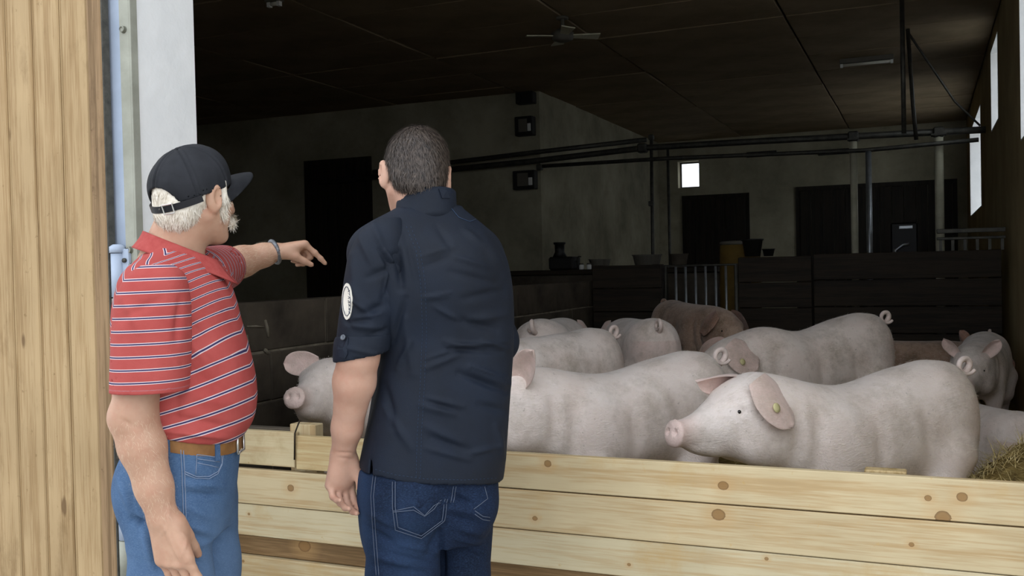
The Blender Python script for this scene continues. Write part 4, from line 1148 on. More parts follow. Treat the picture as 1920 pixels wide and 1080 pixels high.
# ================================================================== the older man in the red striped polo
A = Man(340, 2.50, 'older man in a black cap and red striped polo, pointing into the barn')
hf = math.radians(58)
HR = frame((math.cos(hf), math.sin(hf), -0.03), (0, 0, 1)); HC = A.L(367, 373, 0.0)
SH_R = A.L(272, 545, -0.175); EL_R = A.L(252, 784, -0.20); WR_R = A.L(305, 970, -0.20)
SH_L = A.L(392, 512, 0.16); EL_L = A.L(428, 498, 0.38); WR_L = A.L(516, 472, 0.46)
v = Vox((-0.42, -0.42, 0.02), (0.44, 0.62, 1.82), 0.0046)
head_sdf(v, HC, HR, 0.97)
NB = A.L(325, 492, 0.0)
v.cone(HC + HR @ np.array([-.022, 0, -.045]), NB, .060, .068, 0.02)
v.cone(HC + HR @ np.array([-.045, 0, -.02]), NB + np.array([-.03, 0, 0.0]), .045, .06, 0.02)
v.cone(NB + np.array([-.01, -.05, -.02]), SH_R + np.array([.02, .04, -.01]), .06, .05, 0.03); v.cone(NB + np.array([0, .05, -.03]), SH_L, .06, .05, 0.03)
v.cone(NB + np.array([.01, 0, -.10]), A.L(335, 800), .11, .115, 0.05); v.cone(A.L(335, 780), A.L(335, 930), .10, .10, 0.05)
v.chain([SH_R, EL_R, ], [.054, .054], 0.02)
fa = WR_R - EL_R
v.chain([EL_R + np.array([-.004, 0, 0]), EL_R + fa * 0.28, EL_R + fa * 0.7, WR_R], [.052, .053, .042, .0345], 0.02)
v.ell(EL_R + np.array([-.028, -.005, .005]), (.026, .026, .03), None, 0.02)
v.chain([SH_L, EL_L], [.052, .045], 0.02); fb = WR_L - EL_L
v.chain([EL_L, EL_L + fb * 0.3, EL_L + fb * 0.75, WR_L], [.046, .045, .034, .028], 0.02)
for s in (-1, 1): v.chain([A.L(335, 940) + np.array([0, s * .09, 0]), (A.L(338, 940)[0] + .01, s * .1, .50), (A.L(330, 940)[0] - .01, s * .1, .08), (A.L(330, 940)[0] + .1, s * .11, .045)], [.070, .055, .04, .03], 0.03)
RH = [(0.20, 0.30, 0.2), (0.22, 0.32, 0.2), (0.25, 0.35, 0.2), (0.3, 0.35, 0.25)]
hd = A.L(336, 1070, -0.20) - WR_R
hand_sdf(v, WR_R, hd, (0.35, 0.94, 0.0), (0.95, -0.3, 0.2), RH, ((1.0, -0.10, 0.6), (0.3, -0.25, 0.2)), 1.22)
ld = A.L(574, 459, 0.50) - WR_L
hand_sdf(v, WR_L, ld, (0.15, 0.1, -1.0), (0.1, -1.0, -0.15), [(0.95, 0.05, 0.03), (1.35, 1.25, 0.6), (1.4, 1.35, 0.7), (1.4, 1.35, 0.7)], ((0.8, 0.25, 0.45), (0.3, -0.2, 0.5)), 0.98)
VA, FA = v.net(); VA = relax(VA, FA, 1, 0.35)
# raised veins and knuckles on the back of the near hand
NA = vnormals(VA, FA)
VA = folds(VA, NA, [(308, 985, 322, 1020, .004, .0022), (322, 1020, 338, 1052, .004, .0022), (316, 985, 300, 1008, .003, .0016), (352, 1010, 340, 1046, .004, .002), (330, 990, 352, 1010, .004, .0018), (318, 930, 316, 985, .004, .0014), (300, 1060, 372, 1066, .009, .002), (226, 786, 250, 800, .010, -.003)], A)
A.put('body', VA, FA, MT['skin1'])
NA = vnormals(VA, FA)
def arm_hair(a, b, n):
    ax = b - a; l = np.linalg.norm(ax); ax = ax / l; q = VA - a; t = q @ ax; rad = np.linalg.norm(q - t[:, None] * ax, axis=1)
    ok = np.flatnonzero((t > 0.0) & (t < l * 1.0) & (rad < .07)); ix = RNG.choice(ok, n)
    D = np.tile(ax, (n, 1)) + RNG.normal(0, .5, (n, 3)); Nn = NA[ix]; D -= Nn * np.sum(D * Nn, 1)[:, None]; D /= np.linalg.norm(D, axis=1)[:, None] + 1e-9
    hV, hF = strands(VA[ix] + RNG.normal(0, .002, (n, 3)), Nn, D, RNG.uniform(.008, .015, n), .00018, .30, 2, .1)
    A.put('arm_hair', hV, hF, MT['arm_hair'], smooth=False)['kind'] = 'stuff'
MT['arm_hair'] = plain('fine_pale_arm_hair', 'd8c4a8', 0.5)
arm_hair(EL_R, WR_R, 1500); arm_hair(EL_L, WR_L, 1100)
for s in (-1, 1):
    o = MB().lathe([(0.001, -0.0115), (0.008, -0.0085), (0.0115, 0), (0.008, 0.0085), (0.001, 0.0115)], 12).build('eye', MT['eye_white'], A.root, True); o.location = HC + HR @ np.array([.083, s * .032, .008])
# --- hair, sideburns, moustache
CFW = frame((math.cos(hf) * math.cos(.36), math.sin(hf) * math.cos(.36), math.sin(.36)), (0, 0, 1))   # the cap sits tilted up at the front
CB = HC + HR @ np.array([-.012, 0, .028])
v = Vox(HC - 0.17, HC + 0.17, 0.004)
v.ell(HC + HR @ np.array([-.020, 0, .026]), (.099, .080, .089), HR, 0.01)
v.ell(HC + HR @ np.array([-.062, 0, -.035]), (.050, .062, .055), HR, 0.03)
v.half(HC + HR @ np.array([0.012, 0, 0]), HR @ np.array([1.0, 0, -0.25]), 0.01)
v.half(HC + HR @ np.array([-.05, 0, -.078]), HR @ np.array([0.35, 0, -1.0]), 0.01)
v.half(CB + CFW @ np.array([0, 0, .050]), CFW @ np.array([0, 0, 1.0]), 0.01)
for s in (-1, 1):
    v.ell(HC + HR @ np.array([-.012, s * .088, -.004]), (.022, .018, .036), HR, 0.006, 'sub')
    v.chain([HC + HR @ np.array([.020, s * .074, .040]), HC + HR @ np.array([.026, s * .073, .0]), HC + HR @ np.array([.028, s * .068, -.038])], [.013, .012, .009], 0.008)
for s in (-1, 1): v.chain([HC + HR @ np.array([.100, s * .006, -.044]), HC + HR @ np.array([.093, s * .028, -.051]), HC + HR @ np.array([.078, s * .044, -.066])], [.009, .009, .005], 0.006)
V, F = v.net(); N = vnormals(V, F)
def flowA(P):
    q = (P - HC) @ HR; back = np.clip(-q[:, 0] / .08, 0, 1)
    loc = np.stack([0.35 - 0.2 * back, np.sign(q[:, 1]) * (-.25 * back), -1.0 + 0 * back], 1); must = q[:, 0] > .07
    loc[must] = np.stack([-.5 + 0 * q[must, 0], np.sign(q[must, 1]) * 1.0, -.5 + 0 * q[must, 0]], 1)
    return loc @ HR.T
qc = (V - CB) @ CFW
sV, sF = scalp_strands(V, N, (qc[:, 2] < -.034) | ((qc[:, 0] < -.07) & (np.abs(qc[:, 1]) < .03) & (qc[:, 2] < .02) & (qc[:, 2] > .008)), 5600, flowA, (.014, .036), .0010, .12, .10, 0.25)
V = relax(V, F, 2, 0.5)
A.put('hair', np.concatenate([V, sV]), np.concatenate([F, sF + len(V)]), MT['hair_white'])
# --- cap
cap = empty('cap', (0, 0, 0), 0, A.root)
CO = CB + CFW @ np.array([-.004, 0, -.004])
v = Vox(CO - 0.19, CO + 0.19, 0.0032)
def cpt(a, b, c): return CO + CFW @ np.array([a, b, c])
v.ell(cpt(-.002, 0, .010), (.110, .092, .098), CFW, 0.01)
v.ell(cpt(.045, 0, .040), (.066, .070, .062), CFW, 0.03)
v.ell(cpt(-.002, 0, .006), (.105, .087, .093), CFW, 0.004, 'sub'); v.ell(cpt(.045, 0, .036), (.061, .065, .058), CFW, 0.006, 'sub')
v.half(cpt(0, 0, -.012), CFW @ np.array([0, 0, -1.0]), 0.003)
v.cone(cpt(-.16, 0, -.012), cpt(-.06, 0, -.012), .047, .047, 0.006, 'sub')
V, F = v.net(); V = relax(V, F, 2, 0.4); N = vnormals(V, F)
q = (V - CO) @ CFW; az = np.arctan2(q[:, 1], q[:, 0] + .004)
seam = np.min(np.abs(((az[:, None] - np.arange(6)[None] * math.pi / 3 + math.pi) % (2 * math.pi)) - math.pi), axis=1) * np.hypot(q[:, 0], q[:, 1])
V = V + N * (-.0022 * np.exp(-(seam / .0028)**2) + .0016 * np.exp(-((seam - .007) / .004)**2) + .0016 * np.sin(31 * q[:, 0] + 17 * q[:, 2]) * np.sin(23 * q[:, 1] + 9 * q[:, 2]))[:, None]
mesh_obj('crown', V, F, MT['cap'], cap)
nu, nw = 15, 21; BV = []
for lay in (0, 1):
    for i in range(nu):
        for j in range(nw):
            b = 2 * j / (nw - 1) - 1; a = i / (nu - 1); ang = b * 1.18
            ex = math.cos(ang) * .104; ey = math.sin(ang) * .090
            reach = .098 * (1 - abs(b)**2.6) * a
            y = ey * (1 - .06 * a); z = -.008 - .026 * b * b * (0.5 + a) - .020 * a * a + .016 * a
            BV.append(cpt(ex + reach, y, z - lay * .0045 * (1 if 0 < i < nu - 1 else 0.8)))
BV = np.array(BV); n = nu * nw; BF = []
for i in range(nu - 1):
    for j in range(nw - 1):
        a, b, c, d = i * nw + j, i * nw + j + 1, (i + 1) * nw + j + 1, (i + 1) * nw + j
        BF += [(a, d, c, b), (n + a, n + b, n + c, n + d)]
for j in range(nw - 1): a = (nu - 1) * nw + j; BF.append((a, n + a, n + a + 1, a + 1)); BF.append((j, j + 1, n + j + 1, n + j))
mesh_obj('brim', BV, BF, MT['cap'], cap)
MB().lathe([(.003, .006), (.008, .004), (.009, 0.0)], 14, (0, 0, 0)).build('top_button', MT['cap'], cap, True).matrix_local = Matrix.Translation(Vector(cpt(-.002, 0, .107))) @ Matrix(CFW.tolist()).to_4x4()
def strip(a0, a1, h, th, rx, ry, z0, n=26, dip=0.0):
    V, F = [], []
    for i in range(n + 1):
        a = a0 + (a1 - a0) * i / n; z = z0 - dip * math.sin(math.pi * i / n)
        for (rr, zz) in ((0, 0), (th, 0), (th, h), (0, h)):
            V.append(cpt(-.004 + math.cos(a) * (rx + rr), math.sin(a) * (ry + rr), z + zz))
    for i in range(n):
        for k in range(4): F.append((i * 4 + k, (i + 1) * 4 + k, (i + 1) * 4 + (k + 1) % 4, i * 4 + (k + 1) % 4))
    F += [(0, 1, 2, 3), tuple(n * 4 + k for k in (3, 2, 1, 0))]
    return V, F
sV, sF = strip(math.pi * .62, math.pi * 1.42, .017, .004, .110, .091, -.022, dip=.004)
strap = mesh_obj('strap', np.array(sV), sF, MT['strap'], cap, False)
ab = math.pi * 0.885; bc = cpt(-.004 + math.cos(ab) * .116, math.sin(ab) * .097, -.017)
BR = frame(CFW @ np.array([math.cos(ab), math.sin(ab), 0]), CFW[:, 2])
ring = []
for (u, w) in [(-.014, -.012), (.014, -.012), (.014, .012), (-.014, .012), (-.014, -.012)]: ring.append(bc + BR @ np.array([.003, u, w]))
MB().tube(ring, .0022, 6).build('buckle', MT['chrome'], strap, False)
# --- polo shirt
hem = A.L(330, 826)[2]
T_ROWS = [(850, 240, 438, .160), (828, 238, 448, .168), (800, 232, 466, .176), (762, 227, 475, .181), (722, 224, 474, .182), (682, 222, 467, .180), (640, 222, 456, .179), (600, 223, 444, .179), (560, 228, 433, .180), (528, 238, 420, .172), (505, 250, 405, .150), (488, 266, 392, .115), (472, 284, 375, .080)]
TST = [A.row(py, l, r, 0.0, ry) for (py, l, r, ry) in T_ROWS]
v = Vox((-0.36, -0.34, 0.94), (0.36, 0.40, 1.62), 0.0052)
v.loft(TST, n=2.3, k=0.02)
v.cone(A.L(318, 512, -.04), SH_R + np.array([0.01, .03, -.015]), .062, .064, 0.05); v.cone(A.L(345, 512, .04), SH_L, .062, .064, 0.05)
v.cone(SH_R + np.array([0, .03, 0]), SH_R + np.array([.01, .05, -.12]), .066, .06, 0.04)
hn = np.array([-.25, 0, -1.0])
v.half(A.L(318, 824, -.16), hn, 0.004)
for (a, b) in ((HC + HR @ np.array([-.03, 0, -.03]), NB + np.array([0.005, 0, -.03])),): v.cone(a, b, .072, .074, 0.01, 'sub')
V, F = v.net(); V = relax(V, F, 2, 0.5); N = vnormals(V, F)
V = folds(V, N, [(352, 640, 400, 690, .018, .005), (356, 690, 420, 735, .020, -.005), (352, 600, 390, 640, .016, -.004), (330, 700, 330, 800, .02, -.004), (360, 740, 440, 760, .022, .005), (310, 780, 430, 800, .014, -.005), (300, 806, 440, 822, .010, .006), (440, 690, 470, 740, .02, .003), (240, 500, 290, 540, .012, .003)], A)
xs_ = A.L(318, 520)[0] + (V[:, 2] - A.L(318, 520)[2]) * 0.55
sl = np.interp(V[:, 2], [1.02, 1.12, 1.25, 1.36, 1.46], [.12, .22, .34, .55, .85])
bl = smooth01((V[:, 2] - 1.22) / .22)
stripe = V[:, 2] - sl * np.abs(V[:, 0] - (xs_ * bl + (A.L(318, 520)[0] - .12) * (1 - bl))) - .5 * np.maximum(V[:, 1], 0) * sl
shirt = A.put('polo_shirt', V, F, MT['polo'], attrs={'stripe': stripe + 1.0})
# near sleeve, open at the cuff
S_ROWS = [(496, 270, 322, .035), (508, 250, 338, .055), (525, 236, 347, .066), (550, 224, 352, .074), (600, 216, 355, .080), (660, 213, 355, .083), (734, 211, 351, .085)]
SST = [A.row(py, l, r, -.195, ry) for (py, l, r, ry) in S_ROWS]
v = Vox((-0.30, -0.33, 1.12), (0.12, -0.02, 1.56), 0.0042)
v.loft(SST, n=2.3, k=0.01)
z0 = SST[-1][0]
v.loft([(z, cx, cy, rx - .006, ry - .006) for (z, cx, cy, rx, ry) in SST if z < SST[3][0] + 1e-6] + [(z0 - .05, SST[-1][1], SST[-1][2], SST[-1][3] - .006, SST[-1][4] - .006)], n=2.3, k=0.004, mode='sub', zr=(z0 - .05, z0 + .10))
V, F = v.net(); V = relax(V, F, 2, 0.45); N = vnormals(V, F)
V = folds(V, N, [(232, 560, 262, 620, .016, .004), (340, 560, 330, 640, .014, -.005), (225, 600, 300, 560, .014, -.003), (300, 650, 345, 700, .02, .003)], A)
st = V[:, 2] - .02 * V[:, 0] + 1.0
st = np.where(V[:, 2] < z0 + .012, -1.0, st)
mesh_obj('sleeve', V, F, MT['polo'], shirt, attrs={'stripe': st})
# far sleeve on the pointing arm
v = Vox((-0.05, 0.05, 1.25), (0.30, 0.50, 1.58), 0.0052)
e1 = SH_L + (EL_L - SH_L) * 0.80
v.cone(SH_L + np.array([-.01, -.03, -.005]), e1, .077, .066, 0.01); ax = (EL_L - SH_L) / np.linalg.norm(EL_L - SH_L)
v.half(e1, ax, 0.004); v.cone(e1 - ax * .09, e1 + ax * .1, .060, .060, 0.004, 'sub')
V, F = v.net(); V = relax(V, F, 2, 0.45)
st = (V - SH_L) @ ax + 1.0
mesh_obj('sleeve', V, F, MT['polo'], shirt, attrs={'stripe': st})
# collar: folded band that falls to two points in front
nu, nw = 44, 9; CV = []
nf = math.radians(14); fdir = np.array([math.cos(nf), math.sin(nf)])
for lay in (0, 1):
    for i in range(nu):
        u = 2 * i / (nu - 1) - 1; a = math.pi + u * (math.pi * 0.93); ca, sa = math.cos(a), math.sin(a)
        front = (1 + ca) / 2
        for j in range(nw):
            w = j / (nw - 1); flare = .074 + .016 * w + .012 * w * w + lay * .0035
            tip = 0.018 * max(0, (abs(u) - .80) / .20) * w
            x = ca * flare * 1.02 + tip * 1.2; y = sa * flare * .98
            zz = A.L(300, 432)[2] - .002 - front * .080 - w * (.042 + .008 * front) - tip * .8 + lay * .001
            cx = -.012 + .030 * front
            p = np.array([cx + x * fdir[0] - y * fdir[1], x * fdir[1] + y * fdir[0], zz]); CV.append(p)
CV = np.array(CV); n = nu * nw; CFc = []
for i in range(nu - 1):
    for j in range(nw - 1):
        a, b, c, d = i * nw + j, i * nw + j + 1, (i + 1) * nw + j + 1, (i + 1) * nw + j
        CFc += [(n + a, n + b, n + c, n + d), (a, d, c, b)]
for j in range(nw - 1): CFc += [(j, j + 1, n + j + 1, n + j)]; a = (nu - 1) * nw + j; CFc += [(a, n + a, n + a + 1, a + 1)]
for i in range(nu - 1):
    for j in (0, nw - 1):
        a, b = i * nw + j, (i + 1) * nw + j; CFc.append((a, b, n + b, n + a) if j else (a, n + a, n + b, b))
mesh_obj('collar', CV, CFc, plainred := mottled('red_ribbed_collar', '9a3f3b', 'a64c47', 60, 0.85, 0.3, 0.002), shirt)
# breast pocket edge on the far side of the chest
pk = A.L(434, 588, 0.03)
MB().box(pk + np.array([-.012, -.05, -.03]), pk + np.array([.004, .05, .012]), 0.003).build('pocket', plainred, shirt)
# --- jeans
JR = [(820, 252, 443, .166), (840, 248, 443, .168), (870, 240, 441, .170), (900, 235, 438, .172), (935, 238, 434, .172), (965, 250, 429, .170), (995, 264, 424, .165)]
JST = [A.row(py, l, r, 0.0, ry) for (py, l, r, ry) in JR]
v = Vox((-0.28, -0.30, 0.03), (0.28, 0.30, 1.08), 0.0055)
v.loft(JST, n=2.3, k=0.02)
lc = A.L(341, 1000)
for s, fo in ((-1, 0.0), (1, 0.015)):
    v.chain([(lc[0] - .005 + fo, s * .088, lc[2] + .06), (A.L(341, 1080)[0] + fo, s * .092, A.L(341, 1080)[2]), (.01 + fo, s * .095, .46), (-.01 + fo, s * .095, .22), (-.005 + fo, s * .095, .05)], [.103, .100, .082, .074, .078], 0.03)
v.ell(A.L(288, 915, -.075), (.088, .085, .10), None, 0.05)
v.half(A.L(318, 826, -.16), (.25, 0, 1.0), 0.004)
V, F = v.net(); V = relax(V, F, 2, 0.5); N = vnormals(V, F)
V = folds(V, N, [(350, 905, 425, 915, .008, .005), (350, 925, 420, 930, .008, -.005), (352, 895, 400, 900, .007, -.004), (250, 975, 275, 985, .014, -.014), (225, 900, 262, 980, .016, .008), (265, 990, 285, 1060, .012, .006), (350, 950, 400, 975, .012, .004), (348, 985, 415, 1005, .010, .004), (350, 1000, 412, 1018, .009, -.004), (390, 1030, 416, 1060, .010, .004), (350, 1040, 400, 1070, .012, -.004), (246, 930, 262, 1000, .010, -.006), (282, 1000, 296, 1070, .010, -.005), (360, 862, 420, 880, .006, -.002), (345, 910, 380, 918, .006, .003)], A)
fade = 0.45 * np.exp(-((V[:, 2] - .66) / .18)**2) * np.clip(.4 + 3 * (V[:, 0] + .02), 0, 1)
jeans = A.put('jeans', V, F, MT['denim_light'], attrs={'fade': fade})
bv = bvh_of(V, F)
def stitch(man, bv, pts, name, mat, parent, r=.0011, off=.0012):
    p = man.drape(bv, pts, off)
    if len(p) > 2: MB().tube(p, r, 5).build(name, mat, parent, True)
def flap(man, bv, poly, name, mat, parent, th=.003):
    """a sewn-on piece of cloth lying on a garment: outline in the photo, real thickness"""
    top = []; 
    for (px, py) in poly:
        h = bv.ray_cast(Vector(man.cam), Vector(man.B @ ray(px, py)))
        if h[0] is None: return None
        top.append((np.array(h[0]), np.array(h[1])))
    n = len(top); c = np.mean([a for a, _ in top], 0)
    hc = bv.ray_cast(Vector(man.cam), Vector(c - man.cam)); ct = np.array(hc[0]) + np.array(hc[1]) * th if hc[0] is not None else c
    V = [a + nn * th for a, nn in top] + [a - nn * .004 for a, nn in top] + [ct]
    F = [(i, (i + 1) % n, 2 * n) for i in range(n)] + [(i, n + i, n + (i + 1) % n, (i + 1) % n) for i in range(n)]
    return mesh_obj(name, np.array(V), F, mat, parent, False)
for dx in (0, 5): stitch(A, bv, [(338 + dx, 830), (341 + dx, 880), (343 + dx, 940), (344 + dx, 990), (343 + dx, 1040), (342 + dx, 1079)], 'side_seam', MT['stitch_tan'], jeans)
for dd in (0, 4): stitch(A, bv, [(346, 884 + dd), (368, 893 + dd), (392, 893 + dd), (408, 884 + dd), (416, 868 + dd * 0.6), (418 - dd, 850), (411 - dd, 846)], 'pocket_seam', MT['stitch_tan'], jeans)
for (a, b) in (((369, 852), (412, 858)), ((370, 860), (411, 866)), ((370, 868), (409, 876)), ((369, 852), (367, 888))): stitch(A, bv, [a, b], 'coin_pocket_seam', MT['stitch_tan'], jeans, .0010)
# belt and loops
def band(man, cx, rx, ry, z0, slope, h, th, n=64):
    V, F = [], []
    for i in range(n):
        a = 2 * math.pi * i / n; ca, sa = math.cos(a), math.sin(a); e = 2 / 2.3
        ux = math.copysign(abs(ca)**e, ca); uy = math.copysign(abs(sa)**e, sa)
        for (rr, zz) in ((0, 0), (th, 0), (th, h), (0, h)):
            x = cx + ux * (rx + rr); V.append((x, uy * (ry + rr), z0 + slope * (x - cx) + zz))
    for i in range(n):
        j = (i + 1) % n
        for k in range(4): F.append((i * 4 + k, j * 4 + k, j * 4 + (k + 1) % 4, i * 4 + (k + 1) % 4))
    return V, F
bz, bcx, bcy, brx, bry = A.row(826, 238, 442, 0.0, .170)
zb = A.L(318, 829, -.16)[2]
bV, bF = band(A, bcx, brx + .002, bry + .002, zb - .016, -.25, .033, .005)
belt = A.put('belt', np.array(bV), bF, MT['leather'], smooth=False)
bk = np.array([bcx + brx + .006, 0.0, zb - .25 * brx])
MB().tube([bk + np.array([.004, -.028, -.022]), bk + np.array([.004, .028, -.022]), bk + np.array([.004, .028, .024]), bk + np.array([.004, -.028, .024]), bk + np.array([.004, -.028, -.022])], .004, 8).build('buckle', MT['chrome'], belt, True)
for a in (-1.45, -.62, -2.3, .62, 1.5, 2.3):
    ca, sa = math.cos(a), math.sin(a); e = 2 / 2.3; x = bcx + math.copysign(abs(ca)**e, ca) * (brx + .005); y = math.copysign(abs(sa)**e, sa) * (bry + .005)
    nn = np.array([ca / brx, sa / bry, 0]); nn /= np.linalg.norm(nn); tt = np.array([-nn[1], nn[0], 0]); c = np.array([x, y, zb - .25 * (x - bcx)])
    V = [c + tt * u * .007 + nn * w + np.array([0, 0, zz]) for zz in (-.028, .024) for (u, w) in ((-1, -.002), (1, -.002), (1, .006), (-1, .006))]
    mesh_obj('belt_loop', np.array(V), [(0, 1, 2, 3), (7, 6, 5, 4), (0, 4, 5, 1), (1, 5, 6, 2), (2, 6, 7, 3), (3, 7, 4, 0)], MT['denim_light'], jeans, False)
# bracelet
w0 = EL_L + fb * .985; axb = fb / np.linalg.norm(fb); s1 = np.cross(axb, [0, 0, 1.0]); s1 /= np.linalg.norm(s1); s2 = np.cross(axb, s1)
MB().tube([w0 + (s1 * math.cos(a) + s2 * math.sin(a)) * .0345 for a in np.linspace(0, 2 * math.pi, 33)], .0065, 8, False).build('bracelet', MT['bracelet'], A.root, True)
for s in (-1, 1): shoe(A, 'shoe', (0.055 + .008 * s, s * .097, 0.0), (1.0, .1 * s), MT['shoe'])

# ================================================================== the man in the navy jacket, seen from behind
B = Man(800, 2.60, 'man in a navy jacket and dark jeans standing with his back to the viewer')
rotB = math.radians(20)                        # his right side is turned away
hb = math.radians(18)
HR = frame((-math.sin(hb) * .96, math.cos(hb) * .96, -0.26), (0, 0.26, 1)); HC = B.L(779, 331, 0.02)
NB = B.L(800, 425, -0.02)
SH_L = B.L(692, 470, -0.10); EL_L = B.L(672, 668, -0.13); WR_L = B.L(643, 852, -0.03)
SH_R = B.L(893, 472, 0.10); EL_R = B.L(930, 640, 0.22); WR_R = B.L(880, 690, 0.42)
v = Vox((-0.34, -0.36, 0.02), (0.36, 0.62, 1.86), 0.0046)
head_sdf(v, HC, HR, 1.02)
v.cone(HC + HR @ np.array([-.030, 0, -.050]), NB, .060, .068, 0.02)
v.cone(NB - np.array([0, 0, .03]), SH_L + np.array([.03, 0, -.02]), .05, .045, 0.03); v.cone(NB - np.array([0, 0, .03]), SH_R, .05, .045, 0.03)
v.cone(NB + np.array([.01, 0.03, -.10]), B.L(815, 800, .03), .12, .11, 0.05); v.cone(B.L(815, 800, .03), B.L(805, 930, .02), .11, .11, 0.05)
v.chain([SH_L + np.array([.03, 0, -.02]), EL_L], [.045, .050], 0.02); fa = WR_L - EL_L
v.chain([EL_L, EL_L + fa * .25, EL_L + fa * .72, WR_L], [.052, .053, .039, .031], 0.02)
v.chain([SH_R, EL_R], [.055, .05], 0.02); fr_ = WR_R - EL_R
v.chain([EL_R, EL_R + fr_ * .3, WR_R], [.05, .05, .031], 0.02)
lL, lR = B.L(757, 1000, -.045), B.L(866, 1000, .075)
for c in (lL, lR): v.chain([c + np.array([0, 0, .12]), (c[0] + .0, c[1] + .01, .50), (c[0], c[1] - .01, .08), (c[0] - .02, c[1] + .09, .045)], [.085, .055, .04, .03], 0.03)
# relaxed left hand, palm turned back, fingers curled
hand_sdf(v, WR_L, B.L(638, 925, -.02) - WR_L, (0.62, -0.78, 0.0), (0.78, 0.62, 0.1), [(0.55, 0.62, 0.35), (0.60, 0.68, 0.4), (0.66, 0.72, 0.4), (0.72, 0.75, 0.4)], ((0.80, 0.35, 0.40), (0.45, -0.35, 0.15)), 1.03)
hand_sdf(v, WR_R, fr_, (-.6, 0, -.6), (-.5, .5, .7), [(0.35, 0.4, 0.3)] * 4, ((0.75, 0.6, 0.2), (0.3, -0.2, 0.1)), 1.0)
V, F = v.net(); V = relax(V, F, 1, 0.35); N = vnormals(V, F)
V = folds(V, N, [(622, 848, 676, 850, .004, -.002), (630, 858, 678, 862, .004, -.0015)], B)
B.put('body', V, F, MT['skin2'])
for s in (-1, 1):
    o = MB().lathe([(0.001, -0.0115), (0.008, -0.0085), (0.0115, 0), (0.008, 0.0085), (0.001, 0.0115)], 12).build('eye', MT['eye_white'], B.root, True); o.location = HC + HR @ np.array([.085, s * .033, .008])
# --- hair
v = Vox(HC - 0.18, HC + 0.18, 0.004)
v.ell(HC + HR @ np.array([-.019, 0, .032]), (.107, .084, .100), HR, 0.01)
v.ell(HC + HR @ np.array([-.058, 0, -.030]), (.054, .068, .058), HR, 0.03)
v.half(HC + HR @ np.array([0.045, 0, .0]), HR @ np.array([1.0, 0, -0.55]), 0.01)
v.half(HC + HR @ np.array([-.05, 0, -.072]), HR @ np.array([0.45, 0, -1.0]), 0.02)
for s in (-1, 1): v.ell(HC + HR @ np.array([-.010, s * .092, -.006]), (.026, .018, .036), HR, 0.006, 'sub')
V, F = v.net(); N = vnormals(V, F); CRN = HC + HR @ np.array([-.062, .010, .112])
def flowB(P): d = P - CRN; sw = np.cross(HR[:, 2], d); return (d + .35 * sw) / (np.linalg.norm(d, axis=1)[:, None] + 1e-6)
q = (V - HC) @ HR
sV, sF = scalp_strands(V, N, np.ones(len(V), bool), 9000, flowB, (.014, .032), .0011, .34, .22, 0.22)
V = relax(V, F, 2, 0.5)
B.put('hair', np.concatenate([V, sV]), np.concatenate([F, sF + len(V)]), MT['hair_brown'])
# --- jacket
J_ROWS = [(940, 670, 941, .150, 0.02), (905, 674, 941, .150, 0.02), (880, 676, 944, .150, 0.02), (830, 685, 948, .150, 0.02), (770, 697, 952, .150, 0.02), (700, 706, 957, .150, 0.02), (630, 706, 961, .150, 0.02), (570, 700, 960, .148, 0.02), (520, 694, 955, .145, 0.02), (480, 690, 944, .135, 0.01), (452, 697, 925, .120, 0.0), (428, 715, 903, .100, 0.0), (408, 738, 880, .082, 0.0), (392, 752, 860, .070, 0.0)]
JS = [B.row(py, l, r, dy, ry, rotB) for (py, l, r, ry, dy) in J_ROWS]
v = Vox((-0.36, -0.36, 0.84), (0.36, 0.42, 1.66), 0.005)
v.loft(JS, rot=rotB, n=2.4, k=0.02)
v.cone(B.L(775, 432, -.03), SH_L + np.array([.012, .01, -.004]), .066, .068, 0.05); v.cone(B.L(830, 432, .02), SH_R, .066, .068, 0.05)
v.ell(B.L(835, 520, -.06), (.11, .10, .13), None, 0.07); v.ell(B.L(745, 520, -.10), (.09, .07, .13), None, 0.08)
hn = np.array([.03, 0, -1.0])
def hemz(X): return np.interp(X, [B.L(672, 882, -.05)[0], B.L(720, 892, -.1)[0], B.L(760, 900, -.1)[0], B.L(800, 905, -.1)[0], B.L(870, 907, -.08)[0], B.L(935, 903)[0]], [B.L(672, 882, -.05)[2], B.L(720, 891, -.1)[2], B.L(760, 899, -.1)[2], B.L(800, 904, -.1)[2], B.L(870, 907, -.08)[2], B.L(935, 904)[2]])
v.op(lambda X, Y, Z: Z - hemz(X) + 0 * Y, v.lo, v.lo + v.h * v.n, 0.004, 'sub')
zh = JS[1][0]
v.loft([(zh - .10, JS[0][1], JS[0][2], JS[0][3] - .008, JS[0][4] - .008)] + [(z, a, b, c - .008, d - .008) for (z, a, b, c, d) in JS[1:4]], rot=rotB, n=2.4, k=0.004, mode='sub', zr=(zh - .10, zh + .05))
v.cone(HC + HR @ np.array([-.03, 0, -.04]), NB + np.array([0, .005, .0]), .070, .066, 0.01, 'sub')
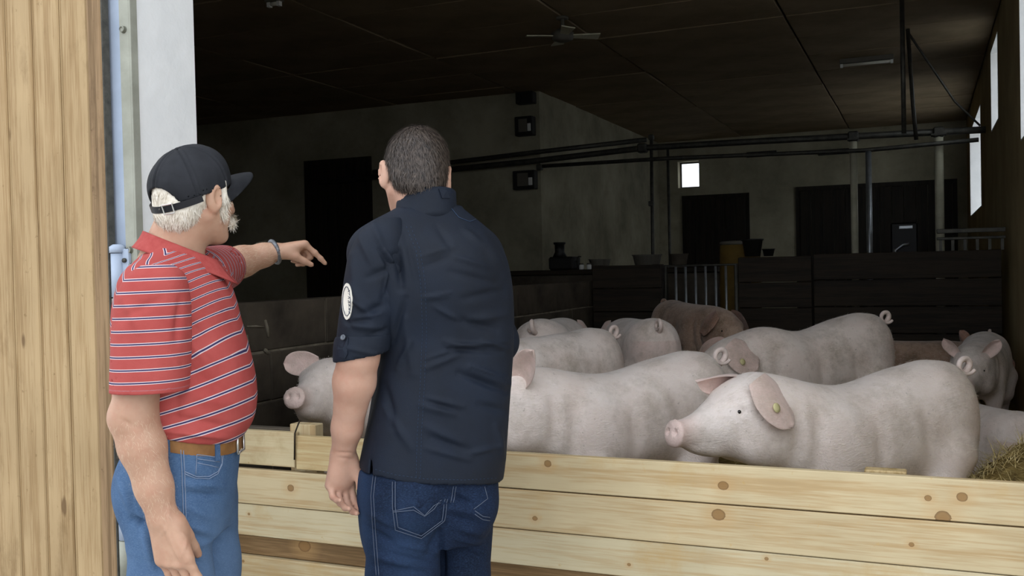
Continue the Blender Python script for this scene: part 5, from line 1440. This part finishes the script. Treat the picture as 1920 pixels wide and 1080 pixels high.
# side vent near the left hem
va, vb = B.L(703, 832, -.06), B.L(700, 900, -.06)
v.op(lambda X, Y, Z: np.maximum(np.abs(X - va[0] - (vb[0] - va[0]) * (Z - va[2]) / (vb[2] - va[2])) - np.clip(.0045 * (va[2] - Z) / .08, 0, .006) + 0 * Y, np.maximum(Z - va[2], Y - 0.02)), (va[0] - .03, -.3, .84), (va[0] + .03, 0.02, va[2]), 0.002, 'sub')
V, F = v.net(); V = relax(V, F, 2, 0.5); N = vnormals(V, F)
JF = [(760, 440, 790, 560, .012, -.004), (745, 470, 752, 540, .014, -.012), (790, 480, 850, 462, .010, .004), (795, 500, 845, 480, .010, -.003), (835, 640, 905, 655, .010, .006), (845, 655, 940, 660, .010, -.006), (800, 690, 860, 665, .010, .005), (880, 690, 955, 720, .012, .007), (860, 700, 950, 735, .012, -.007), (790, 760, 850, 775, .014, .005), (800, 800, 860, 830, .016, .005), (810, 820, 880, 845, .014, -.005), (880, 600, 950, 590, .016, .005), (870, 560, 940, 545, .014, -.004), (720, 720, 740, 800, .014, -.006), (790, 560, 840, 555, .008, .003), (900, 760, 945, 770, .014, -.005), (905, 440, 950, 520, .020, .006), (860, 600, 930, 618, .014, -.005), (930, 800, 945, 860, .014, .006),(760,600,775,700,.016,.005), (838, 648, 952, 640, .005, .004), (838, 656, 950, 650, .005, -.003), (880, 684, 950, 708, .005, .005), (884, 692, 948, 718, .005, -.004), (800, 672, 862, 652, .005, .004), (795, 556, 848, 548, .004, .003), (850, 480, 912, 500, .010, .004), (845, 510, 930, 530, .012, -.004), (815, 575, 860, 600, .009, .004), (905, 640, 955, 655, .007, .005), (800, 745, 870, 762, .008, .004), (805, 755, 862, 772, .008, -.004), (800, 840, 880, 862, .010, .004), (720, 760, 770, 840, .014, .005), (880, 850, 935, 838, .010, .004), (745, 690, 770, 640, .010, .005), (738, 640, 760, 560, .010, -.006), (870, 430, 905, 460, .012, .004), (820, 425, 850, 470, .012, -.003)]
V = folds(V, N, JF, B)
jacket = B.put('jacket', V, F, MT['navy'], attrs={'fade': np.zeros(len(V))})
bj = bvh_of(V, F)
# left sleeve, rolled up to a cuff at the elbow
v = Vox((-0.34, -0.34, 1.08), (0.02, 0.12, 1.60), 0.0046)
SL = [(408, 712, 752, .03), (420, 690, 758, .05), (440, 672, 764, .066), (470, 657, 764, .074), (510, 648, 758, .078), (560, 641, 748, .077), (610, 634, 738, .074), (650, 630, 730, .070)]
SLs = [B.row(py, l, r, -.12, ry) for (py, l, r, ry) in SL]
v.loft(SLs, n=2.2, k=0.02)
z0 = SLs[-1][0]
V, F = v.net(); V = relax(V, F, 2, 0.45); N = vnormals(V, F)
V = folds(V, N, [(700, 420, 720, 470, .012, .004), (742, 480, 720, 560, .014, -.008), (752, 500, 735, 590, .010, .006), (660, 540, 700, 600, .016, .005), (680, 590, 725, 570, .014, -.006), (655, 610, 715, 615, .012, .006), (690, 520, 740, 500, .012, -.005), (660, 480, 668, 560, .016, .004), (690, 630, 730, 615, .010, -.004), (712, 470, 742, 520, .008, -.006), (722, 470, 748, 505, .007, .006), (735, 490, 722, 548, .007, .006), (655, 560, 690, 585, .008, .004), (665, 596, 715, 588, .007, .004), (648, 606, 690, 600, .006, -.004), (672, 440, 700, 500, .012, .004), (640, 590, 660, 615, .007, -.003)], B)
slv = mesh_obj('sleeve', V, F, MT['navy'], jacket, attrs={'fade': np.zeros(len(V))}); bs = bvh_of(V, F)
v = Vox((-0.34, -0.34, 1.08), (0.02, 0.12, 1.42), 0.0042)
CUF = [B.row(py, l, r, -.12, ry) for (py, l, r, ry) in [(626, 630, 736, .073), (640, 627, 734, .077), (668, 625, 729, .076), (693, 626, 722, .072)]]
v.loft(CUF, n=2.2, k=0.01)
ct, cb = CUF[0][0], CUF[-1][0]; cx = B.L(675, 690, -.12)
v.loft([(cb - .03, CUF[-1][1], CUF[-1][2], CUF[-1][3] - .008, CUF[-1][4] - .008), (cb + .05, CUF[1][1], CUF[1][2], CUF[1][3] - .008, CUF[1][4] - .008)], n=2.2, k=0.004, mode='sub')
v.half(B.L(640, 677, -.12), (.16, 0, -1.0), 0.006); v.half(B.L(640, 628, -.12), (-.22, 0, 1.0), 0.006)
V, F = v.net(); V = relax(V, F, 2, 0.4); N = vnormals(V, F)
V = folds(V, N, [(640, 650, 720, 668, .008, .003), (660, 672, 715, 684, .006, -.003)], B)
cuff = mesh_obj('cuff', V, F, MT['navy'], slv, attrs={'fade': np.zeros(len(V))}); bc_ = bvh_of(V, F)
flap(B, bc_, [(638, 630), (654, 633), (652, 664), (648, 672), (638, 669), (635, 655)], 'cuff_tab', MT['navy'], cuff, .004)
hit = bc_.ray_cast(Vector(B.cam), Vector(B.B @ ray(646, 634)))
if hit[0] is None: hit = bs.ray_cast(Vector(B.cam), Vector(B.B @ ray(640, 628)))
o = MB().lathe([(.0075, 0), (.0075, .003), (.006, .0045), (.004, .003)], 14).build('cuff_button', MT['button'], cuff, True)
o.location = np.array(hit[0]) + np.array(hit[1]) * .005; o.rotation_euler = Vector(hit[1]).to_track_quat('Z', 'Y').to_euler()
# right sleeve, mostly hidden in front of him
v = Vox((0.0, -0.12, 1.10), (0.42, 0.55, 1.62), 0.006)
v.chain([SH_R + np.array([-.02, 0, -.005]), EL_R, EL_R + fr_ * .35], [.066, .062, .060], 0.03)
V, F = v.net(); V = relax(V, F, 2, 0.45)
mesh_obj('sleeve', V, F, MT['navy'], jacket, attrs={'fade': np.zeros(len(V))})
# stand collar with a small tab
nu, nw = 40, 6; CV = []; cc = B.L(796, 380, -.026)
for lay in (0, 1):
    for i in range(nu):
        a = -math.pi / 2 + (2 * i / (nu - 1) - 1) * 2.95
        for j in range(nw):
            w = j / (nw - 1); r = .080 - .003 * w + lay * .004; ca, sa = math.cos(a), math.sin(a)
            p = cc + np.array([ca * r * 1.0 + .003, sa * r * .98 + .008 + .010 * w, -.060 + w * .080 + .30 * ca * r * .55 - .25 * (sa + .3) * r])
            CV.append(p)
CV = np.array(CV); n = nu * nw; CFc = []
for i in range(nu - 1):
    for j in range(nw - 1):
        a, b, c, d = i * nw + j, (i + 1) * nw + j, (i + 1) * nw + j + 1, i * nw + j + 1
        CFc += [(n + a, n + b, n + c, n + d), (a, d, c, b)]
    for j in (0, nw - 1):
        a, b = i * nw + j, (i + 1) * nw + j; CFc.append((a, b, n + b, n + a) if not j else (a, n + a, n + b, b))
for j in range(nw - 1): a = (nu - 1) * nw + j; CFc += [(j, n + j, n + j + 1, j + 1), (a, a + 1, n + a + 1, n + a)]
col_ = mesh_obj('collar', CV, CFc, MT['navy'], jacket, attrs={'fade': np.zeros(len(CV))})
bcol = BVHTree.FromPolygons([tuple(p) for p in CV], [tuple(f) for f in CFc])
flap(B, bcol, [(822, 354), (836, 357), (842, 372), (828, 372)], 'collar_tab', MT['navy'], col_, .004)
# seams, sewn lines and the badge on the sleeve
def dashes(man, bv, pts, name, parent, mat, step=7, ln=.005, r=.0007):
    P = man.drape(bv, pts, .0010, step); m = MB()
    for a, b in zip(P[:-1], P[1:]):
        d = b - a; L = np.linalg.norm(d)
        if 1e-4 < L < .03: m.tube([a, a + d / L * min(ln, L * .6)], r, 4)
    if m.V: m.build(name, mat, parent)['kind'] = 'stuff'
for dx in (0, 8): dashes(B, bj, [(762 + dx, 425), (780 + dx, 470), (789 + dx, 530), (792 + dx, 620), (788 + dx, 720), (782 + dx, 820), (780 + dx, 898)], 'seam_stitching', jacket, MT['stitch_navy'])
stitch(B, bj, [(845, 390), (860, 408), (880, 416), (892, 412)], 'yoke_seam', MT['stitch_navy'], jacket, .0012)
dashes(B, bj, [(690, 876), (740, 890), (800, 898), (870, 900), (935, 896)], 'hem_stitching', jacket, MT['stitch_navy'])
bp = flap(B, bs, [(652 + 9 * math.cos(a), 565 + 34 * math.sin(a)) for a in np.linspace(0, 2 * math.pi, 21)[:-1]], 'badge', MT['badge'], slv, .003)
if bp:
    for k, rr in enumerate((.80,)):
        stitch(B, bs, [(652 + 9 * rr * math.cos(a), 565 + 34 * rr * math.sin(a)) for a in np.linspace(0, 2 * math.pi, 29)], 'badge_ring', MT['badge_ring'], bp, .0009, .0036)
    for k in range(-3, 4): stitch(B, bs, [(655, 565 + k * 7 - 2), (658, 565 + k * 7 + 1), (655, 565 + k * 7 + 2)], 'badge_mark', MT['badge_ring'], bp, .0009, .0036)
# --- jeans
JR = [(870, 678, 936, .135), (900, 674, 932, .138), (930, 674, 926, .140), (960, 676, 921, .138), (990, 679, 915, .130), (1015, 684, 908, .115)]
JST = [B.row(py, l, r, 0.02, ry, rotB) for (py, l, r, ry) in JR]
v = Vox((-0.30, -0.30, 0.03), (0.30, 0.36, 1.00), 0.0052)
v.loft(JST, rot=rotB, n=2.3, k=0.02)
v.ell(B.L(765, 948, -.085), (.090, .085, .085), None, 0.04); v.ell(B.L(872, 945, .0), (.085, .09, .085), None, 0.04)
for c, kx in ((lL, -.005), (lR, .01)):
    b_ = B.L(755 if c is lL else 867, 1080, -.045 if c is lL else .075)
    v.chain([c + np.array([0, 0, .02]), b_, (b_[0] + kx, c[1] + .01, .46), (b_[0] + kx, c[1] - .01, .2), (b_[0] + kx, c[1] - .005, .04)], [.100 if c is lL else .088, .097 if c is lL else .076, .080 if c is lL else .074, .07, .074], 0.015)
V, F = v.net(); V = relax(V, F, 2, 0.5); N = vnormals(V, F)
V = folds(V, N, [(832, 985, 800, 1040, .014, -.006), (700, 1040, 760, 1060, .012, .005), (690, 1000, 740, 1020, .012, -.004), (820, 940, 850, 950, .010, -.006), (845, 925, 885, 945, .010, -.008), (700, 1060, 800, 1075, .012, -.005), (860, 990, 900, 1000, .012, .005), (850, 1030, 905, 1045, .012, -.005), (690, 960, 735, 985, .010, .004), (684, 985, 730, 1012, .010, -.004), (745, 1020, 822, 1036, .010, .004), (740, 1040, 815, 1058, .009, -.004), (835, 950, 900, 965, .010, .005), (838, 965, 896, 982, .009, -.005), (856, 1010, 904, 1020, .009, .004), (826, 1000, 832, 1078, .010, -.008), (700, 905, 735, 915, .008, -.003)], B)
q = V - B.L(690, 930, -.08); fade = .55 * np.exp(-((V[:, 0] - B.L(682, 950)[0]) / .03)**2) + .35 * np.exp(-np.sum(((V - B.L(765, 1020, -.12)) / np.array([.06, .1, .12]))**2, 1))
jeans = B.put('jeans', V, F, MT['denim_dark'], attrs={'fade': fade})
bv = bvh_of(V, F)
pk = flap(B, bv, [(737, 903), (778, 905), (832, 915), (838, 940), (832, 975), (789, 1008), (742, 992), (737, 950)], 'back_pocket', MT['denim_dark'], jeans, .003)
bp2 = bv
G = MT['stitch_gold']
for k in (0, 5): stitch(B, bv, [(737 + k, 904), (737 + k, 950), (742 + k, 992 - k), (789, 1008 - k), (832 - k, 975), (838 - k, 935)], 'pocket_stitching', G, pk or jeans, .0010, .0042)
for k in (0, 6): stitch(B, bv, [(738, 958 + k * 0.3), (775, 950 + k), (795, 966 + k * .2), (812, 948 + k), (826, 942 - k)], 'pocket_emblem', G, pk or jeans, .0010, .0042)
for k in (0, 5): stitch(B, bv, [(700 + k, 892), (696 + k, 930), (700 + k, 1000), (706 + k, 1079)], 'side_seam', G, jeans, .0010)
for k in (0, 5): stitch(B, bv, [(850 + k, 912), (845 + k, 942)], 'yoke_seam', G, jeans, .0010)
for k in (0, 6): stitch(B, bv, [(890, 958 + k), (905, 968 + k), (918, 970 + k)], 'pocket_stitching', G, jeans, .0012)
stitch(B, bv, [(908, 912), (914, 935), (888, 955)], 'pocket_stitching', G, jeans, .0010)
for c in (lL, lR): shoe(B, 'shoe', (c[0] - .02, c[1] + .05, 0.0), (-.25, 1.0), MT['shoe'])
